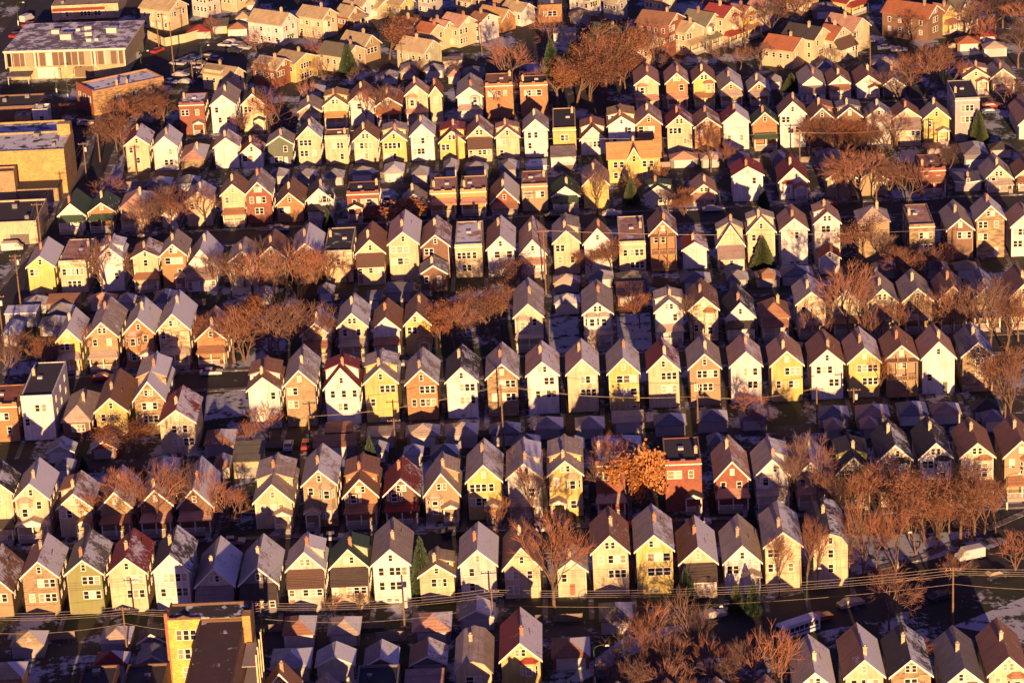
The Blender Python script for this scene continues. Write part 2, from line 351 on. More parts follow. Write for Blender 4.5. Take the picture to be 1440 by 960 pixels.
def add_windows(root, w, he, hr, toks, flat=False, trim=TRIM, y=0):
    hw = w / 2
    lev = {'U': he - 2.15 if not flat else he - 2.9, 'M': he - 4.9 if not flat else he - 5.8, 'V': he - 3.3}
    P_ = {'l': -hw * .55, 'c': 0, 'r': hw * .42}
    for t in toks:
        k = t[0]
        if k == 'A':
            n = int(t[1]); hh = 1.15 if hr - he > 2.2 else .9; z = he + (hr - he) * .28 - .25
            for i in range(n): window(root, (i - (n - 1) / 2) * 1.0, z, .6, hh, 0, 0, trim)
        elif k in 'UMV':
            n = int(t[2]) if len(t) > 2 else 1; z = lev[k]
            if z < .5: continue
            big = t[-1] == 'w'; ww = .8 if not big else 1.1; sp = ww + .26
            c = P_[t[1]]; c = max(-hw + .35 + n * sp / 2, min(hw - .35 - n * sp / 2, c))
            for i in range(n): window(root, c + (i - (n - 1) / 2) * sp, z, ww, 1.35, 0, 0, trim)
        elif k == 'B':
            n = int(t[2]); 
            for i in range(n): window(root, P_[t[1]] + (i - (n - 1) / 2) * 1.3, .35, .8, .45, 0, 0, trim)
        elif k == 'd':
            m = MB(); x = P_[t[1]]; m.box(x - .45, x + .45, -.06, -.003, .3, 2.4); build(m, 'door', M['paint'], root, color=rnd.choice([(.6, .55, .5), (.3, .1, .06), (.12, .1, .09)]))
        elif k == 'W':    # pale awning
            m = MB(); x = P_[t[1]]; z = lev[t[2]] + 1.3; m.hull8([(x - 1, -.8, z - .35), (x + 1, -.8, z - .35), (x + 1, -.002, z + .1), (x - 1, -.002, z + .1), (x - 1, -.8, z - .3), (x + 1, -.8, z - .3), (x + 1, -.002, z + .15), (x - 1, -.002, z + .15)])
            build(m, 'awning', M['paint'], root, color=(.75, .72, .66) if len(t) < 4 else (.12, .3, .1))
def side_windows(root, w, L, he, side, n=3):
    for z in ([he - 2.4] if he < 5 else [he - 2.4, he - 5.1]):
        if z < .5: continue
        for i in range(n):
            window(root, side * w / 2, z, .75, 1.25, L * (i + .7) / (n + .4), side * math.pi / 2)
BRICKY = {'orange', 'red'}
def house(X, Y, w, L, he, hr, wall, roof, snow=.3, toks='', rz=0, name='gabled_house'):
    """toks: wall material b(rick) p(atchwork); roofs: f flat, h hip, g gambrel; D Dl Dr dormers; P Pl Pr Pg porch; S rear porch; O open galleries; Yl Yr bays; C0/C1 chimney; windows"""
    T = toks.split(); wm = M['patch'] if 'p' in T else M['brick'] if ('b' in T or wall in BRICKY) else M['siding']
    wc = WALL[wall]; j = 1 + rnd.uniform(-.06, .06); wc = tuple(min(.85, c * j) for c in wc); rc = ROOF[roof]; j = 1 + rnd.uniform(-.12, .12); rc = tuple(c * j for c in rc)
    flat = 'f' in T; hip = 'h' in T; gam = 'g' in T
    root = link(name, None, None, (X, Y, 0), rz); root.empty_display_size = 2
    m = MB(); hw = w / 2
    if flat:
        m.box(-hw, hw, 0, L, 0, he)
    elif hip: m.box(-hw, hw, 0, L, 0, he)
    elif gam: m.prism([(-hw, 0), (hw, 0), (hw, he), (hw * .62, he + (hr - he) * .72), (0, hr), (-hw * .62, he + (hr - he) * .72), (-hw, he)], 0, L)
    else: m.prism([(-hw, 0), (hw, 0), (hw, he), (0, hr), (-hw, he)], 0, L)
    wl = build(m, 'wall', wm, root, color=wc)
    trim = TRIM if wall not in ('slate', 'brown') else (.8, .78, .7)
    if flat:
        r = MB(); r.box(-hw + .28, hw - .28, .28, L - .28, he + .002, he + .06)
        q = build(r, 'roof', M['flat'], root, color=rc); q['snow'] = snow * .55
        pr = MB(); ph = .5
        pr.box(-hw, -hw + .27, .27, L, he + .001, he + ph * .6); pr.box(hw - .27, hw, .27, L, he + .001, he + ph * .6); pr.box(-hw + .27, hw - .27, L - .27, L, he + .001, he + ph * .4)
        pr.box(-hw - .002, hw + .002, -.002, .27, he + .001, he + ph)
        if wall in ('red', 'orange', 'gold', 'brown'):
            for sx in (-1, 0, 1): pr.box(sx * (hw - .45) - .4, sx * (hw - .45) + .4, -.03, .24, he + ph + .001, he + ph + .3)
        build(pr, 'parapet', wm, root, color=tuple(c * 1.02 for c in wc))
        cp = MB(); cp.box(-hw - .09, hw + .09, -.12, -.004, he - .35, he - .12); build(cp, 'cornice', M['paint'], root, color=trim)
        chimney(root, -hw + .8 if rnd.random() < .5 else hw - .8, L * rnd.uniform(.3, .8), he + .06, he + 1.3)
        bx = MB(); x = rnd.uniform(-1, 1); yy = L * .55; bx.box(x - .5, x + .5, yy - .5, yy + .5, he + .061, he + .45); build(bx, 'roof_hatch', M['paint'], root, color=(.45, .42, .4))
    elif hip:
        hip_roof(root, w, L, he, hr, rc, snow); chimney(root, hw * .3, L * .45, he, hr + .9)
    elif gam:
        r = MB(); o = .3; zk = he + (hr - he) * .72; xk = hw * .62; t = .16
        for sx in (-1, 1):
            for (x0_, z0_, x1_, z1_) in ((xk, zk, hw + o, he - .25), (0, hr, xk + .02, zk)):
                a = [(sx * x0_, z0_ + .01), (sx * x1_, z1_ + .01), (sx * x1_, z1_ + t), (sx * x0_, z0_ + t)]
                r.prism(a[::-1] if sx < 0 else a, -.4, L + .4)
        q = build(r, 'roof', M['roof'], root, color=rc); q['snow'] = snow; chimney(q, -.5, L * .6, hr - .6, hr + 1.1)
    else:
        q = gable_roof(root, w, L, he, hr, rc, snow, trim=trim)
        cy = L * (.12 + .5 * rnd.random()); cx = rnd.choice([-.5, -.3, .3]); chimney(q, cx, cy, hr - 1.0, hr + 1.15, rnd.choice([(.55, .44, .28), (.62, .52, .34), (.40, .30, .2), (.42, .2, .11)]))
        if w > 4.5 and rnd.random() < .5:
            v = MB(); vy = L * rnd.uniform(.3, .7); vx = hw * .5; vz = hr - (hr - he) * .5; v.tube((vx, vy, vz), (vx, vy, vz + .75), .09, .09, 6, cap=True); build(v, 'vent_pipe', M['metal'], q)
    if not flat and rnd.random() < .6:
        sx = rnd.choice((-1, 1)); v = MB(); v.box(sx * (hw - .14) - .05, sx * (hw - .14) + .05, -.13, -.004, .2, he - .1); build(v, 'downpipe', M['paint'], wl, color=rnd.choice([TRIM, (.4, .34, .28), wc]))
    if 'D' in T or 'Dl' in T: dormer(root, w, L, he, hr, -1, rc, wc, wm, snow)
    if 'D' in T or 'Dr' in T: dormer(root, w, L, he, hr, 1, rc, wc, wm, snow)
    if 'S' in T: rear_porch(root, w, he, rc if snow < .5 else ROOF['brown'], wc, wm)
    if 'O' in T: open_porch(root, w, he, (.30, .18, .10))
    if 'P' in T: porch(root, -hw + .1, hw - .1, rc, he)
    if 'Pg' in T: porch(root, -hw + .1, hw - .1, rc, he, 'gable')
    if 'Pl' in T: porch(root, -hw + .1, -.1, rc, he, 'gable')
    if 'Pr' in T: porch(root, .1, hw - .1, rc, he, 'gable')
    if 'Yl' in T: bay(root, -hw * .42, 1.0 if he < 5 else 4.0 if ('P' in T or 'Pl' in T or 'Pg' in T) else 1.2, he - .5, rc, wc, wm)
    if 'Yr' in T: bay(root, hw * .42, 1.0 if he < 5 else 4.0 if ('P' in T or 'Pr' in T or 'Pg' in T) else 1.2, he - .5, rc, wc, wm)
    add_windows(root, w, he, hr, [t for t in T if len(t) > 1 and t[0] in 'AUMVBdW'], flat, trim)
    return root
def box_garage(X, Y, w, L, he, hr, wall, roof, style='hip', snow=.4, rz=0, door=True):
    root = link('garage', None, None, (X, Y, 0), rz); hw = w / 2; m = MB(); wc = WALL[wall]; rc = ROOF[roof]
    if style == 'gable': m.prism([(-hw, 0), (hw, 0), (hw, he), (0, hr), (-hw, he)], 0, L)
    else: m.box(-hw, hw, 0, L, 0, he)
    build(m, 'wall', M['siding'] if wall not in BRICKY else M['brick'], root, color=wc)
    if style == 'gable': gable_roof(root, w, L, he, hr, rc, snow, ov=.3, ovf=.3)
    elif style == 'hip': hip_roof(root, w, L, he, hr, rc, snow, ov=.3)
    elif style == 'shed':
        r = MB(); r.hull8([(-hw - .3, -.3, he + .003), (hw + .3, -.3, he + .003), (hw + .3, L + .3, hr), (-hw - .3, L + .3, hr), (-hw - .3, -.3, he + .18), (hw + .3, -.3, he + .18), (hw + .3, L + .3, hr + .18), (-hw - .3, L + .3, hr + .18)])
        q = build(r, 'roof', M['roof'], root, color=rc); q['snow'] = snow
    else:
        r = MB(); r.box(-hw - .15, hw + .15, -.15, L + .15, he + .002, he + .2); q = build(r, 'roof', M['flat'], root, color=rc); q['snow'] = snow * .6
    if door:
        d = MB(); dw = min(2.4, hw - .4); d.box(-dw, dw, -.05, -.003, .02, 2.1)
        for i in range(1, 4): d.box(-dw, dw, -.07, -.051, i * .52 - .02, i * .52 + .02)
        build(d, 'garage_door', M['paint'], root, color=rnd.choice([(.55, .53, .5), (.45, .4, .36), (.3, .28, .27)]))
    return root
# ------------------------------------------------------------------ what stands where. Rows run along x; a row's ground line is given by two image points.
# house: xl xr ya ye yb wall roof snow feature words    (image extents of the front wall, gable top, eaves, rear end of the ridge)
ROWS = [
('bottom row', (1110, 1016), (1440, 1003), 'gabled_house', '''
1117 1175 943 966 889 white grey .6 A2 Ul1 Ur1
1187 1244 925 949 873 cream brown .7 A1 Ul1 Uc1 Ur2
1251 1311 925 948 873 tan black .45 p A2 Uc2
1327 1385 937 960 877 pale slate .2 A2 Ul1 Yr
1389 1447 921 946 866 cream brown .2 A2 Yr Ul1
'''),
('second row from bottom', (57, 865), (980, 832), 'gabled_house', '''
-38 18 803 830 762 tan brown .45 A1 Pl Ur2
29 82 787 809 747 tan brown .6 A1 Ur3 Mr3 Ml1 b
91 144.5 785 805 742 olive olive .4 A1 Ur3 Mr3
151 206 782 803.5 740 cream red .35 A1 Ur3 Mr3
214 267 778 801 736 white black .5 A0 Ur4 Mr3 Ml1
274 330 797 822 751 pale grey .6 A2 S
336 391 795 819 748 slate grey .55 A1 S
402 457 774 799 745 pale grey .6 A2 S Dr
463 519 770 796 742 cream green .15 A2 S Dr
522 577 770 792 725 white grey .15 A1 Ur3 Mr3 Ul1 Ml1 Bc2
588 640 791 808 766 cream tan .1 A1 Uc2 Ur1 Dr
645 699 771 793 731 pale grey .6 A1 Ul2 Ml2 dr
707 761 768 797 723 cream brown .2 A1 Ul2 Ml2 Ur1
782 826 785 801 768 green grey .4 A1 Ul1 dc Mr1
831 885 751 775 709 cream brown .3 A2 Ur3 Mr3 Ul1
892.5 947.5 750 772 706 yellow grey .4 A2 Ur3w Mr3w Bc1
954.5 1009 767 790 722 cream brown .65 A1 Ul1 S
1017 1071 765 789 720 white grey .15 A1 Ul2 Pr
1074 1128 746 766 701 cream grey .45 A1 Ul2 Ml2 Mr1
1142 1194 747 767 697 cream black .5 g A1 Uc1 Mc1 Bc1
'''),
('third row from bottom', (45, 757), (1040, 715), 'gabled_house', '''
-30 18 672 692 645 cream black .35 A1 P Uc2
19 69 678 700 641 cream grey .75 A1 Yl Ur1 Pg
80 130 692 712 659 cream brown .45 A2 Dl Ul2 Ur1 Pr
139 186 690 712 651 tan brown .5 A1 P b
195 243 687 708 641 brown pink .45 A1 P b
249 299 685 710 639 brown pink .8 A1 P b
356 412 679 704 634 cream grey .25 A1 D Ul1 Uc1 Ur1 Pr
424 474 659 680 621 tan grey .55 A1 Yr Ul1 Pl b
482 532 672 696 633 orange brown .15 A2 D P Yl b
539 590 671 694 638 brown red .3 A2 P Yl b
596 647 664 694 632 tan grey .15 A2 Dr Pr Yl
655 706 652 675 614 yellow grey .45 A1 Ul3 Ur1 Ml3 Pr
712 762 650 670 612 pale grey .6 A2 Yr Dr P
770 820 646 666 608 yellow grey .35 A2 D Ul1 Yr Pl
835 880 653 653 612 red grey .7 f Ul2 Ur1 P
933 988 651 651 616 red black .1 f Ul2w Ur1 Pr
1005 1054.5 647 672 609 red pink .45 A1 Ul1 Ur1 P
1061 1111 644 667 610 white grey .45 A2 Yl P Dr
1118 1162 648 668 606 cream pink .6 A1 Ul1 P
1176 1225 641 663 606 olive black .15 A2 D P Yl
1234 1283 624 645 587 cream black .35 A2 Yr Ul1 P p
1292 1340 621 642 582 white black .3 A2 Yr Ul2 P
1349.5 1399 621 641 583 cream brown .15 A2 Yr Ul1 P
1411 1461 618 640 579 tan brown .15 A1 Yr Ul1 P
'''),
('fourth row from bottom', (60, 618), (1320, 553), 'gabled_house', '''
-25 25 571 571 542 orange rust .1 f Uc3 Mr1
27 75 559 559 510 white black .1 f Uc1 Ur1 dr Ml2
86 128 592 592 548 brown grey .3 h Uc2 Ur1 b
133 180 558 577 516 yellow brown .1 A1 Uc1 Ul1 Br2
187 232 535 561 492 tan grey .7 p A2 D Uc3 Mc3
347 394 529 547 498 white brown .3 A2 D Ur2 Mc2
399 444 519 540 482 tan grey .4 b A1 Ul2 Ml2
455 506 516 544 492 white red .2 D A1 Ur3 Mc2 Ul1
511 560 516 537 487 yellow grey .4 D A1 Ur3 Ml1 Bc1
569.5 616 518 538 486 orange grey .45 A1 Ur3 Mr3 Ml1
626 672 515 535 482 white black .4 A1 Ur3 Mr3 Bc1
683 729 510 530 479 tan grey .45 p A1 Ur3 Mr3 Ml1
739.5 786 507 526 477 white pink .5 A2 Ur2 Mr4
796 842 503 524 474 cream pink .5 A1 Ur3 Mr3
854 899.5 502 523 473 yellow grey .5 A1 Ur3w Mr3w Br2
910 956 498 519 472 cream red .45 A1 Ur3 Mr3 Br2
968 1014 496 516 468 tan grey .25 A1 Ur4 Mc3 Ml1
1026 1072 493 513 466 white pink .5 A0 Ur2 Uc1 Mr2
1083 1130 492 512 464 yellow pink .3 A1 Ur3 Mr2 Ml1
1139.5 1187 490 510 460 white brown .3 A1 Uc2 Ul1 Mr2
1192 1239 488 508 457 yellow pink .5 A1 Ur4 Mr3 Br1
1244.5 1291 484 503 455 tan brown .2 O A1 Uc2 Mc2
1295.5 1344 479 502 453 white pink .25 A1 Ul1 Ur1 Ml1 dr
1352 1398 480 499 450 tan slate .5 p A1 Ur3 Mr3
'''),
('fifth row from bottom', (95, 521), (1190, 470), 'gabled_house', '''
79 113 461 478 430 yellow grey .65 A1 P Ul2
122 166 452 472 415 tan grey .3 b A2 Ul1 Ur1 P
173 217 446 467 415 orange grey .65 A1 Yl Ur1 Pr b
221 267 440 462 406 cream grey .8 p A2 Ul2 P
275 318 458 476 428 orange brown .4 A1 P
422 465 453 470 428 cream brown .5 A1 P
474 517 439 458 410 cream grey .6 A2 Ul1 Ur1 P
523 563 445 462 417 white brown .15 A0 Uc1 P
568 606 437 455 408 yellow brown .15 A2 Ul2 Pr
722 764 426 444 388 green grey .3 A1 Yl Ur1 P
819 862 424 440 391 white grey .25 A2 Yl Yr P
920 962 420 437 399 white grey .3 D A2 Ul1 Ur1 P
968 1011 416 434 389 cream brown .2 A1 Yr Ul1 Ml1 p
1020 1062.5 424 445 397 white black .35 A1 P Ul1 Ur1
1069 1111 446 446 420 pale brown .15 h Ul1 Ur1 P
1119 1162.5 409 426 383 cream grey .4 A1 Yr Ul1 P
1169 1212 406 425 383 green brown .15 A1 Ul2 P
1219 1262.5 405 424 379 green grey .15 A2 Ul1 Uc2 P
1269 1312 404 422 376 tan grey .25 p A1 Ul1 P
1319 1361 401 420 373 tan brown .25 b A1 P
1366 1408 402 420 374 tan slate .4 b A1 P
1419 1460 398 416 369 cream brown .3 A1 P Ul1
'''),
('sixth row from bottom', (60, 413), (1130, 372), 'gabled_house', '''
37 77 359 374 331 yellow grey .7 A1 Ul2 Bl1
82 122 369 369 337 cream pink .45 f Ul4 Mc3 Ur2
136 173 347 363 327 white grey .6 D Ur1 Mr1 A1
185 223 351 361 332 cream brown .45 A1 P Uc1
225 262.5 342 358 320 orange grey .15 A2 Uc3w Mr1 Pr
261 306 350 375 322 white grey .85 A1 S
320 362 352 367 331 pale grey .35 A1 Ul1
362 402 345 361 320 tan brown .15 A1 Uc1
409 451 341 357 311 brown grey .6 A2 b Ul1
454 496 355 355 321 cream black .5 f Uc1
500 542 336 355 309 cream brown .1 A1 Uc1 S
545 589 325 342 293 cream pink .6 A1 Ul3w Ml3w
592.5 632.5 329 345 301 brown brown .35 b A1 Ul2
638 679 346 346 312 cream pink .7 f Ul2 Uc1 Ur1 Ml2 Mc1
684 724 331 349 301 white brown .6 A1 Ur3w
730 768.5 336 356 302 white pink .3 A1 P
777 816 323 340 297 cream grey .2 A0 Ul2 Ml1 Mr1 Dr
820 861 320 341 304 white brown .25 A1
869 909 342 342 305 cream pink .55 f Ur3 Mr3 Ul1
912.5 952 309 328 288 orange brown .4 O A1 Ul1 Uc1
959 995 339 350 322 white red .4 A0 Ur1 Ml1
1007.5 1047.5 316 344 306 cream grey .3 D A1 S
1050 1091 304 325 293 cream grey .25 D A1 Ul1 Ml1
1097 1137 306 322 285 white pink .15 A1 Uc2 Ml1 Bc2
1144 1182.5 297 313 279 white pink .3 A2 Ul3 Ml3 Dl
1206 1252 312 312 291 tan grey .35 h Ul2
1277.5 1316 318 318 288 tan pink .4 f p Ur3 Mr3
1331 1370 306 322 279 brown grey .15 A1 Ur3
1372 1414 288 307 270 tan grey .45 p A2 Ul2 Ur1 Ml2 dr
1421 1462 300 317 281 white pink .2 A1 Ul3 Ml3
'''),
('seventh row from bottom', (100, 326), (1050, 283), 'gabled_house', '''
81 120 285 302 263 white green .1 A1 P Ur2
124 162.5 284 297 266 orange green .25 A1 Ul1 Ur1 P
168 210 292 292 268 cream pink .5 h Ul2 P
226 253 292 302 284 white pink .3 A1
260 298 269 282 251 cream grey .75 A1 Ul1 Mr1
310 345 258 273 240 cream brown .3 A1 Ul1 P
344 382 255 273 234 red grey .3 A2 Ul1 Uc1 Ur1 Mc2
388 427 270 287 247 orange brown .3 A1 Ul2w Mr1 Ml2
430.5 468 264 280 244 white black .4 Yr A0 P
486 534 272 272 256 red black .5 f Ul1 Ur3w Pl
565 600 272 285 261 white grey .25 A1
603 642.5 271 271 250 gold pink .5 f Ul2 Ur1 P
646 685 269 269 248 gold pink .5 f Uc3w Ur1 P
689.5 730 264 284 241 red brown .6 A1 Ul2 P
732 771 261 261 241 tan rust .5 f Ul2 Ur2
775.5 815 261 275 243 white green .15 A0 P Uc3
819 857 241 259 222 yellow pink .25 A1 b
905 946 260 273 250 pale green .1 D Uc2
972 1007.5 258 272 241 cream pink .2 A2 Ul2 P
1029 1074 233 246 217 white red .15 A1 Ur1
1095 1137 235 254 214 white red .2 A1 Yl Ur1 Pr
1162 1205 236 250 213 tan brown .2 A1 Ul1 Ur1
1207 1249 238 252 215 tan brown .2 A1 Yr
1293 1331 239 239 218 red brown .2 f Ul1 Ur1 P
1342 1381 255 265 241 grey slate .25 A1 Uc3
1384 1425 232 251 213 green grey .15 A2 Yl Ur1 P
1428 1466 232 247 215 cream brown .15 A1 Ul2 P
'''),
('eighth row from bottom', (200, 241), (1100, 208), 'gabled_house', '''
175 210 190 203 172 cream red .5 A1 Ul1 Mc1
214 250 191 206 173 white grey .6 A0 Uc1 Ur1 Mc1 Mr1
253 288 228 228 204 tan pink .85 h Ur3 b
300 336 193 206 180 white pink .4 A1 Ur1 Ml1
337 371 201 215 190 white red .4 A1 Ul2w Ml1
375 412 190 202 177 darkgreen grey .35 A0 Ur1 Ml3 dr
417 451 177 193 162 cream black .5 A1 Ul3 Ml2 Mr1
455 490 193 193 184 cream brown .15 f Uc2 Ur1 Mr1
496 532 182 197 167 cream brown .15 A2 Ul4 Ml3
536 572 183 197 167 yellow grey .35 D A1 Ul4 Ml3 Ur1
576 611 174 190 160 white grey .6 A0 Ul3 Ml2 Mc1
617 654 183 199 165 yellow red .3 D A2 Ul2
656 692.5 176 192 160 cream brown .45 A2 Ul3 S
696 731 178 192 166 cream pink .3 D A1 Ul2 Ml1
735.5 771 167 182 151 white grey .3 A1 Ul1 Uc1 Ml1
776 811 182 182 153 yellow black .05 f Uc2
815.5 852 178 195 160 white brown .15 D A1 Uc2 Ur1
854 894 163 176 144 white gold .05 D A1 Ur2 Ml1
894 931 159 174 141 orange pink .4 A1 Ul3w
937 974 161 176 146 cream red .35 A2 Ul3 Uc1 Mr1
975.5 1014 164 178 147 orange brown .4 A1 Ul1
1016 1054 156 171 142 white red .7 A1 Ml1 Mr1
1057.5 1094 157 173 145 orange green .15 A1 P
1095.5 1134 142 160 129 white brown .25 A1 Ul2 Mc3 Ml1
1138 1174 151 167 135 brown brown .15 Dr A1 b
1177 1213 150 164 135 brown slate .2 D A1 b
1218 1254 150 163 138 white slate .45 A1
1256 1295 151 165 137 cream brown .15 A1 S
1298 1336 150 166 139 yellow grey .2 A1 Pr Ul1
1342 1379 140 140 114 grey black .05 f Uc3 Mc3
1432 1470 157 174 129 white pink .2 A1 Ul2
'''),
('ninth row from bottom', (480, 178), (1000, 150), 'gabled_house', '''
250 288 147 147 132 red grey .8 f Ul2 Ur1 Pr
295 332 133 147 113 white grey .2 A1 Ul1 Mc3
339 372 131 146 119 cream green .1 A1 Ul2 Pr
419 452 146 156 131 tan grey .2 A1 P
454 489 135 148 120 cream gold .1 D A2 P
491 526 128 142 111 white brown .2 A0 Uc2w
527.5 565 136 148 118 brown rust .3 A1 P b
569 602 119 133 108 cream pink .35 A1 Yl P
603 622 121 133 108 cream rust .1 A0 Uc1
642 679 122 135 101 white grey .4 A1 Yr P
681 722 120 120 104 orange brown .2 f Ul2 Uc1 Ur1
729.5 771 119 119 107 orange black .3 f Uc3w Ul1
892 927 105 118 86 cream pink .1 A1 Yl P
935.5 968 102 116 85 orange pink .35 A2 Ur1w P
974 1006 100 114 84 yellow brown .1 A2 Yr P
1011 1045 114 127 93 tan grey .5 A1 P
1052 1083 114 127 100 orange grey .4 A1 P
1125 1161 107 120 88 white grey .15 A0 S
1165 1197.5 106 118 89 white brown .25 A1 P
1204 1238 105 117 87 white brown .15 A2 Pr
1240 1272 108 120 87 slate slate .2 A1
1354 1391 96 108 84 cream pink .15 D A1 Pr
1393 1427 96 109 80 tan grey .15 A1 P
'''),
]
# houses that turn their long side to the viewer: left end of the eaves, corner, gable top, far eave, image y of the corner's foot
SIDES = '''
196 9 237.5 16 249 0 263 12.5 44 cream tan A1 Ul2 Ur2
348 27 395 36 406 19 418 31 65 white tan A1 Ul2 WcM1 Ur1 Mc3
284 100 325 108 331 97 343 105 131 cream tan A1 Uc3 Dl
355 92 387 99 398 83 413 93 124 red tan A2 Ul3 b Dl
383 80 413 90 433 75 446 87 117 yellow tan A1 Uc4 Mc4
445 72 485 81 500 64 514 76 104 cream olive A1 Ul1 Ur1
477 53 510 67.5 522 50 535 62 90 tan tan A1 Uc3w Mc2
417 18 452 27 462.5 12.5 474 22 56 cream tan A1 Yl Ur1
470 17 489 24 498 10 511 17 42 red tan A1 Ul1 P
482 2 508 9 518 -2 529 7 32 white tan A1 Ul1 Ur1
514 6 530 12 538 4 554 15 28 cream tan A1
548 3 562 8 571 1 582 10 28 yellow tan A1 Uc2
565 33 577 38 584 30 592 38 60 cream rust Uc1
583 38 604 47 613 37 626 49 76 cream rust A0 Ur1
600 32 622 42 628 33 638 43 70 cream pink A1 Mr1
617 26 644 39 659 23 672 32 68 cream pink A2 Ul3 Ml3
660 22 673 33 687.5 23 701 29 61 white brown A1 Ur1w
557 65 595 75 606 57 621 68 102 green tan A1 Ul2 Ml2
670 17 704 30 715 14 725 22 47 orange gold A1
705 8 733 17 740 8 752 22 38 white tan A1 
827 47 885 62 895 41 904 53 88 tan green A1 
894 30 939 36 949 19 962 30 82 red brown A2 Ul3 Ml3 b
900 57 910 68 919 50 930 62 92 cream brown A1 P
955 38 963 46 975 32 987 42 79 cream tan A1 Ul2 P
958 26 992 37 1005 19 1016 28 70 green olive A1 Yl Ur1 P
987 10 1017 25 1027.5 10 1041 20 66 cream red A1 Yr P
1020 8 1043 22 1053 10 1064 20 57 yellow brown A1 Yr P
1050 2 1068 15 1080 1 1088 13 47 pale pink A1 Ul2
1071 63 1114 72 1126 54 1138 64 98 cream rust A1 Ul1 Ml1
1100 45 1144 56 1154 39 1167 52 92 cream black A1 Ul1 Ur1 Mc3
1148 44 1171 57 1183 38.5 1197 54.5 87 green rust A2 S
1158 30 1199 44 1211 26 1223 39.5 76 cream pink A1 Ul3 Ml3
1240 12.5 1304.6 25.4 1316 8 1326 19 60 brown rust A2 Uc2w Mc2w
1310 8 1327 20 1333 9 1342 20 50 yellow brown A1 P
1330 0 1350 16 1357 -2 1368 14 46 cream olive A1 P
1172 -8 1190 5 1201 -10 1215 2 24 yellow red A1 P
268 -12 290 -6 299 -16 309 -6 26 pale tan Ul3 Ml3
305 -12 330 -5 341 -16 350 -7 18 cream tan Uc2
587 -12 604 -6 612 -16 622 -4 26 grey tan Ul2
800 -8 828 1 836 -8 845 0 24 white tan Ul4
850 -6 866 4 872 -6 880 4 30 grey tan Uc1
640 -8 662 0 672 -10 683 0 24 tan brown Uc2
690 -8 716 2 726 -8 738 2 22 orange tan Uc2
905 -8 930 2 940 -10 952 0 24 cream brown Uc2
1105 -8 1130 4 1140 -8 1152 2 26 tan tan Uc2
1240 -14 1262 -5 1270 -14 1280 -6 10 cream red Uc2
'''
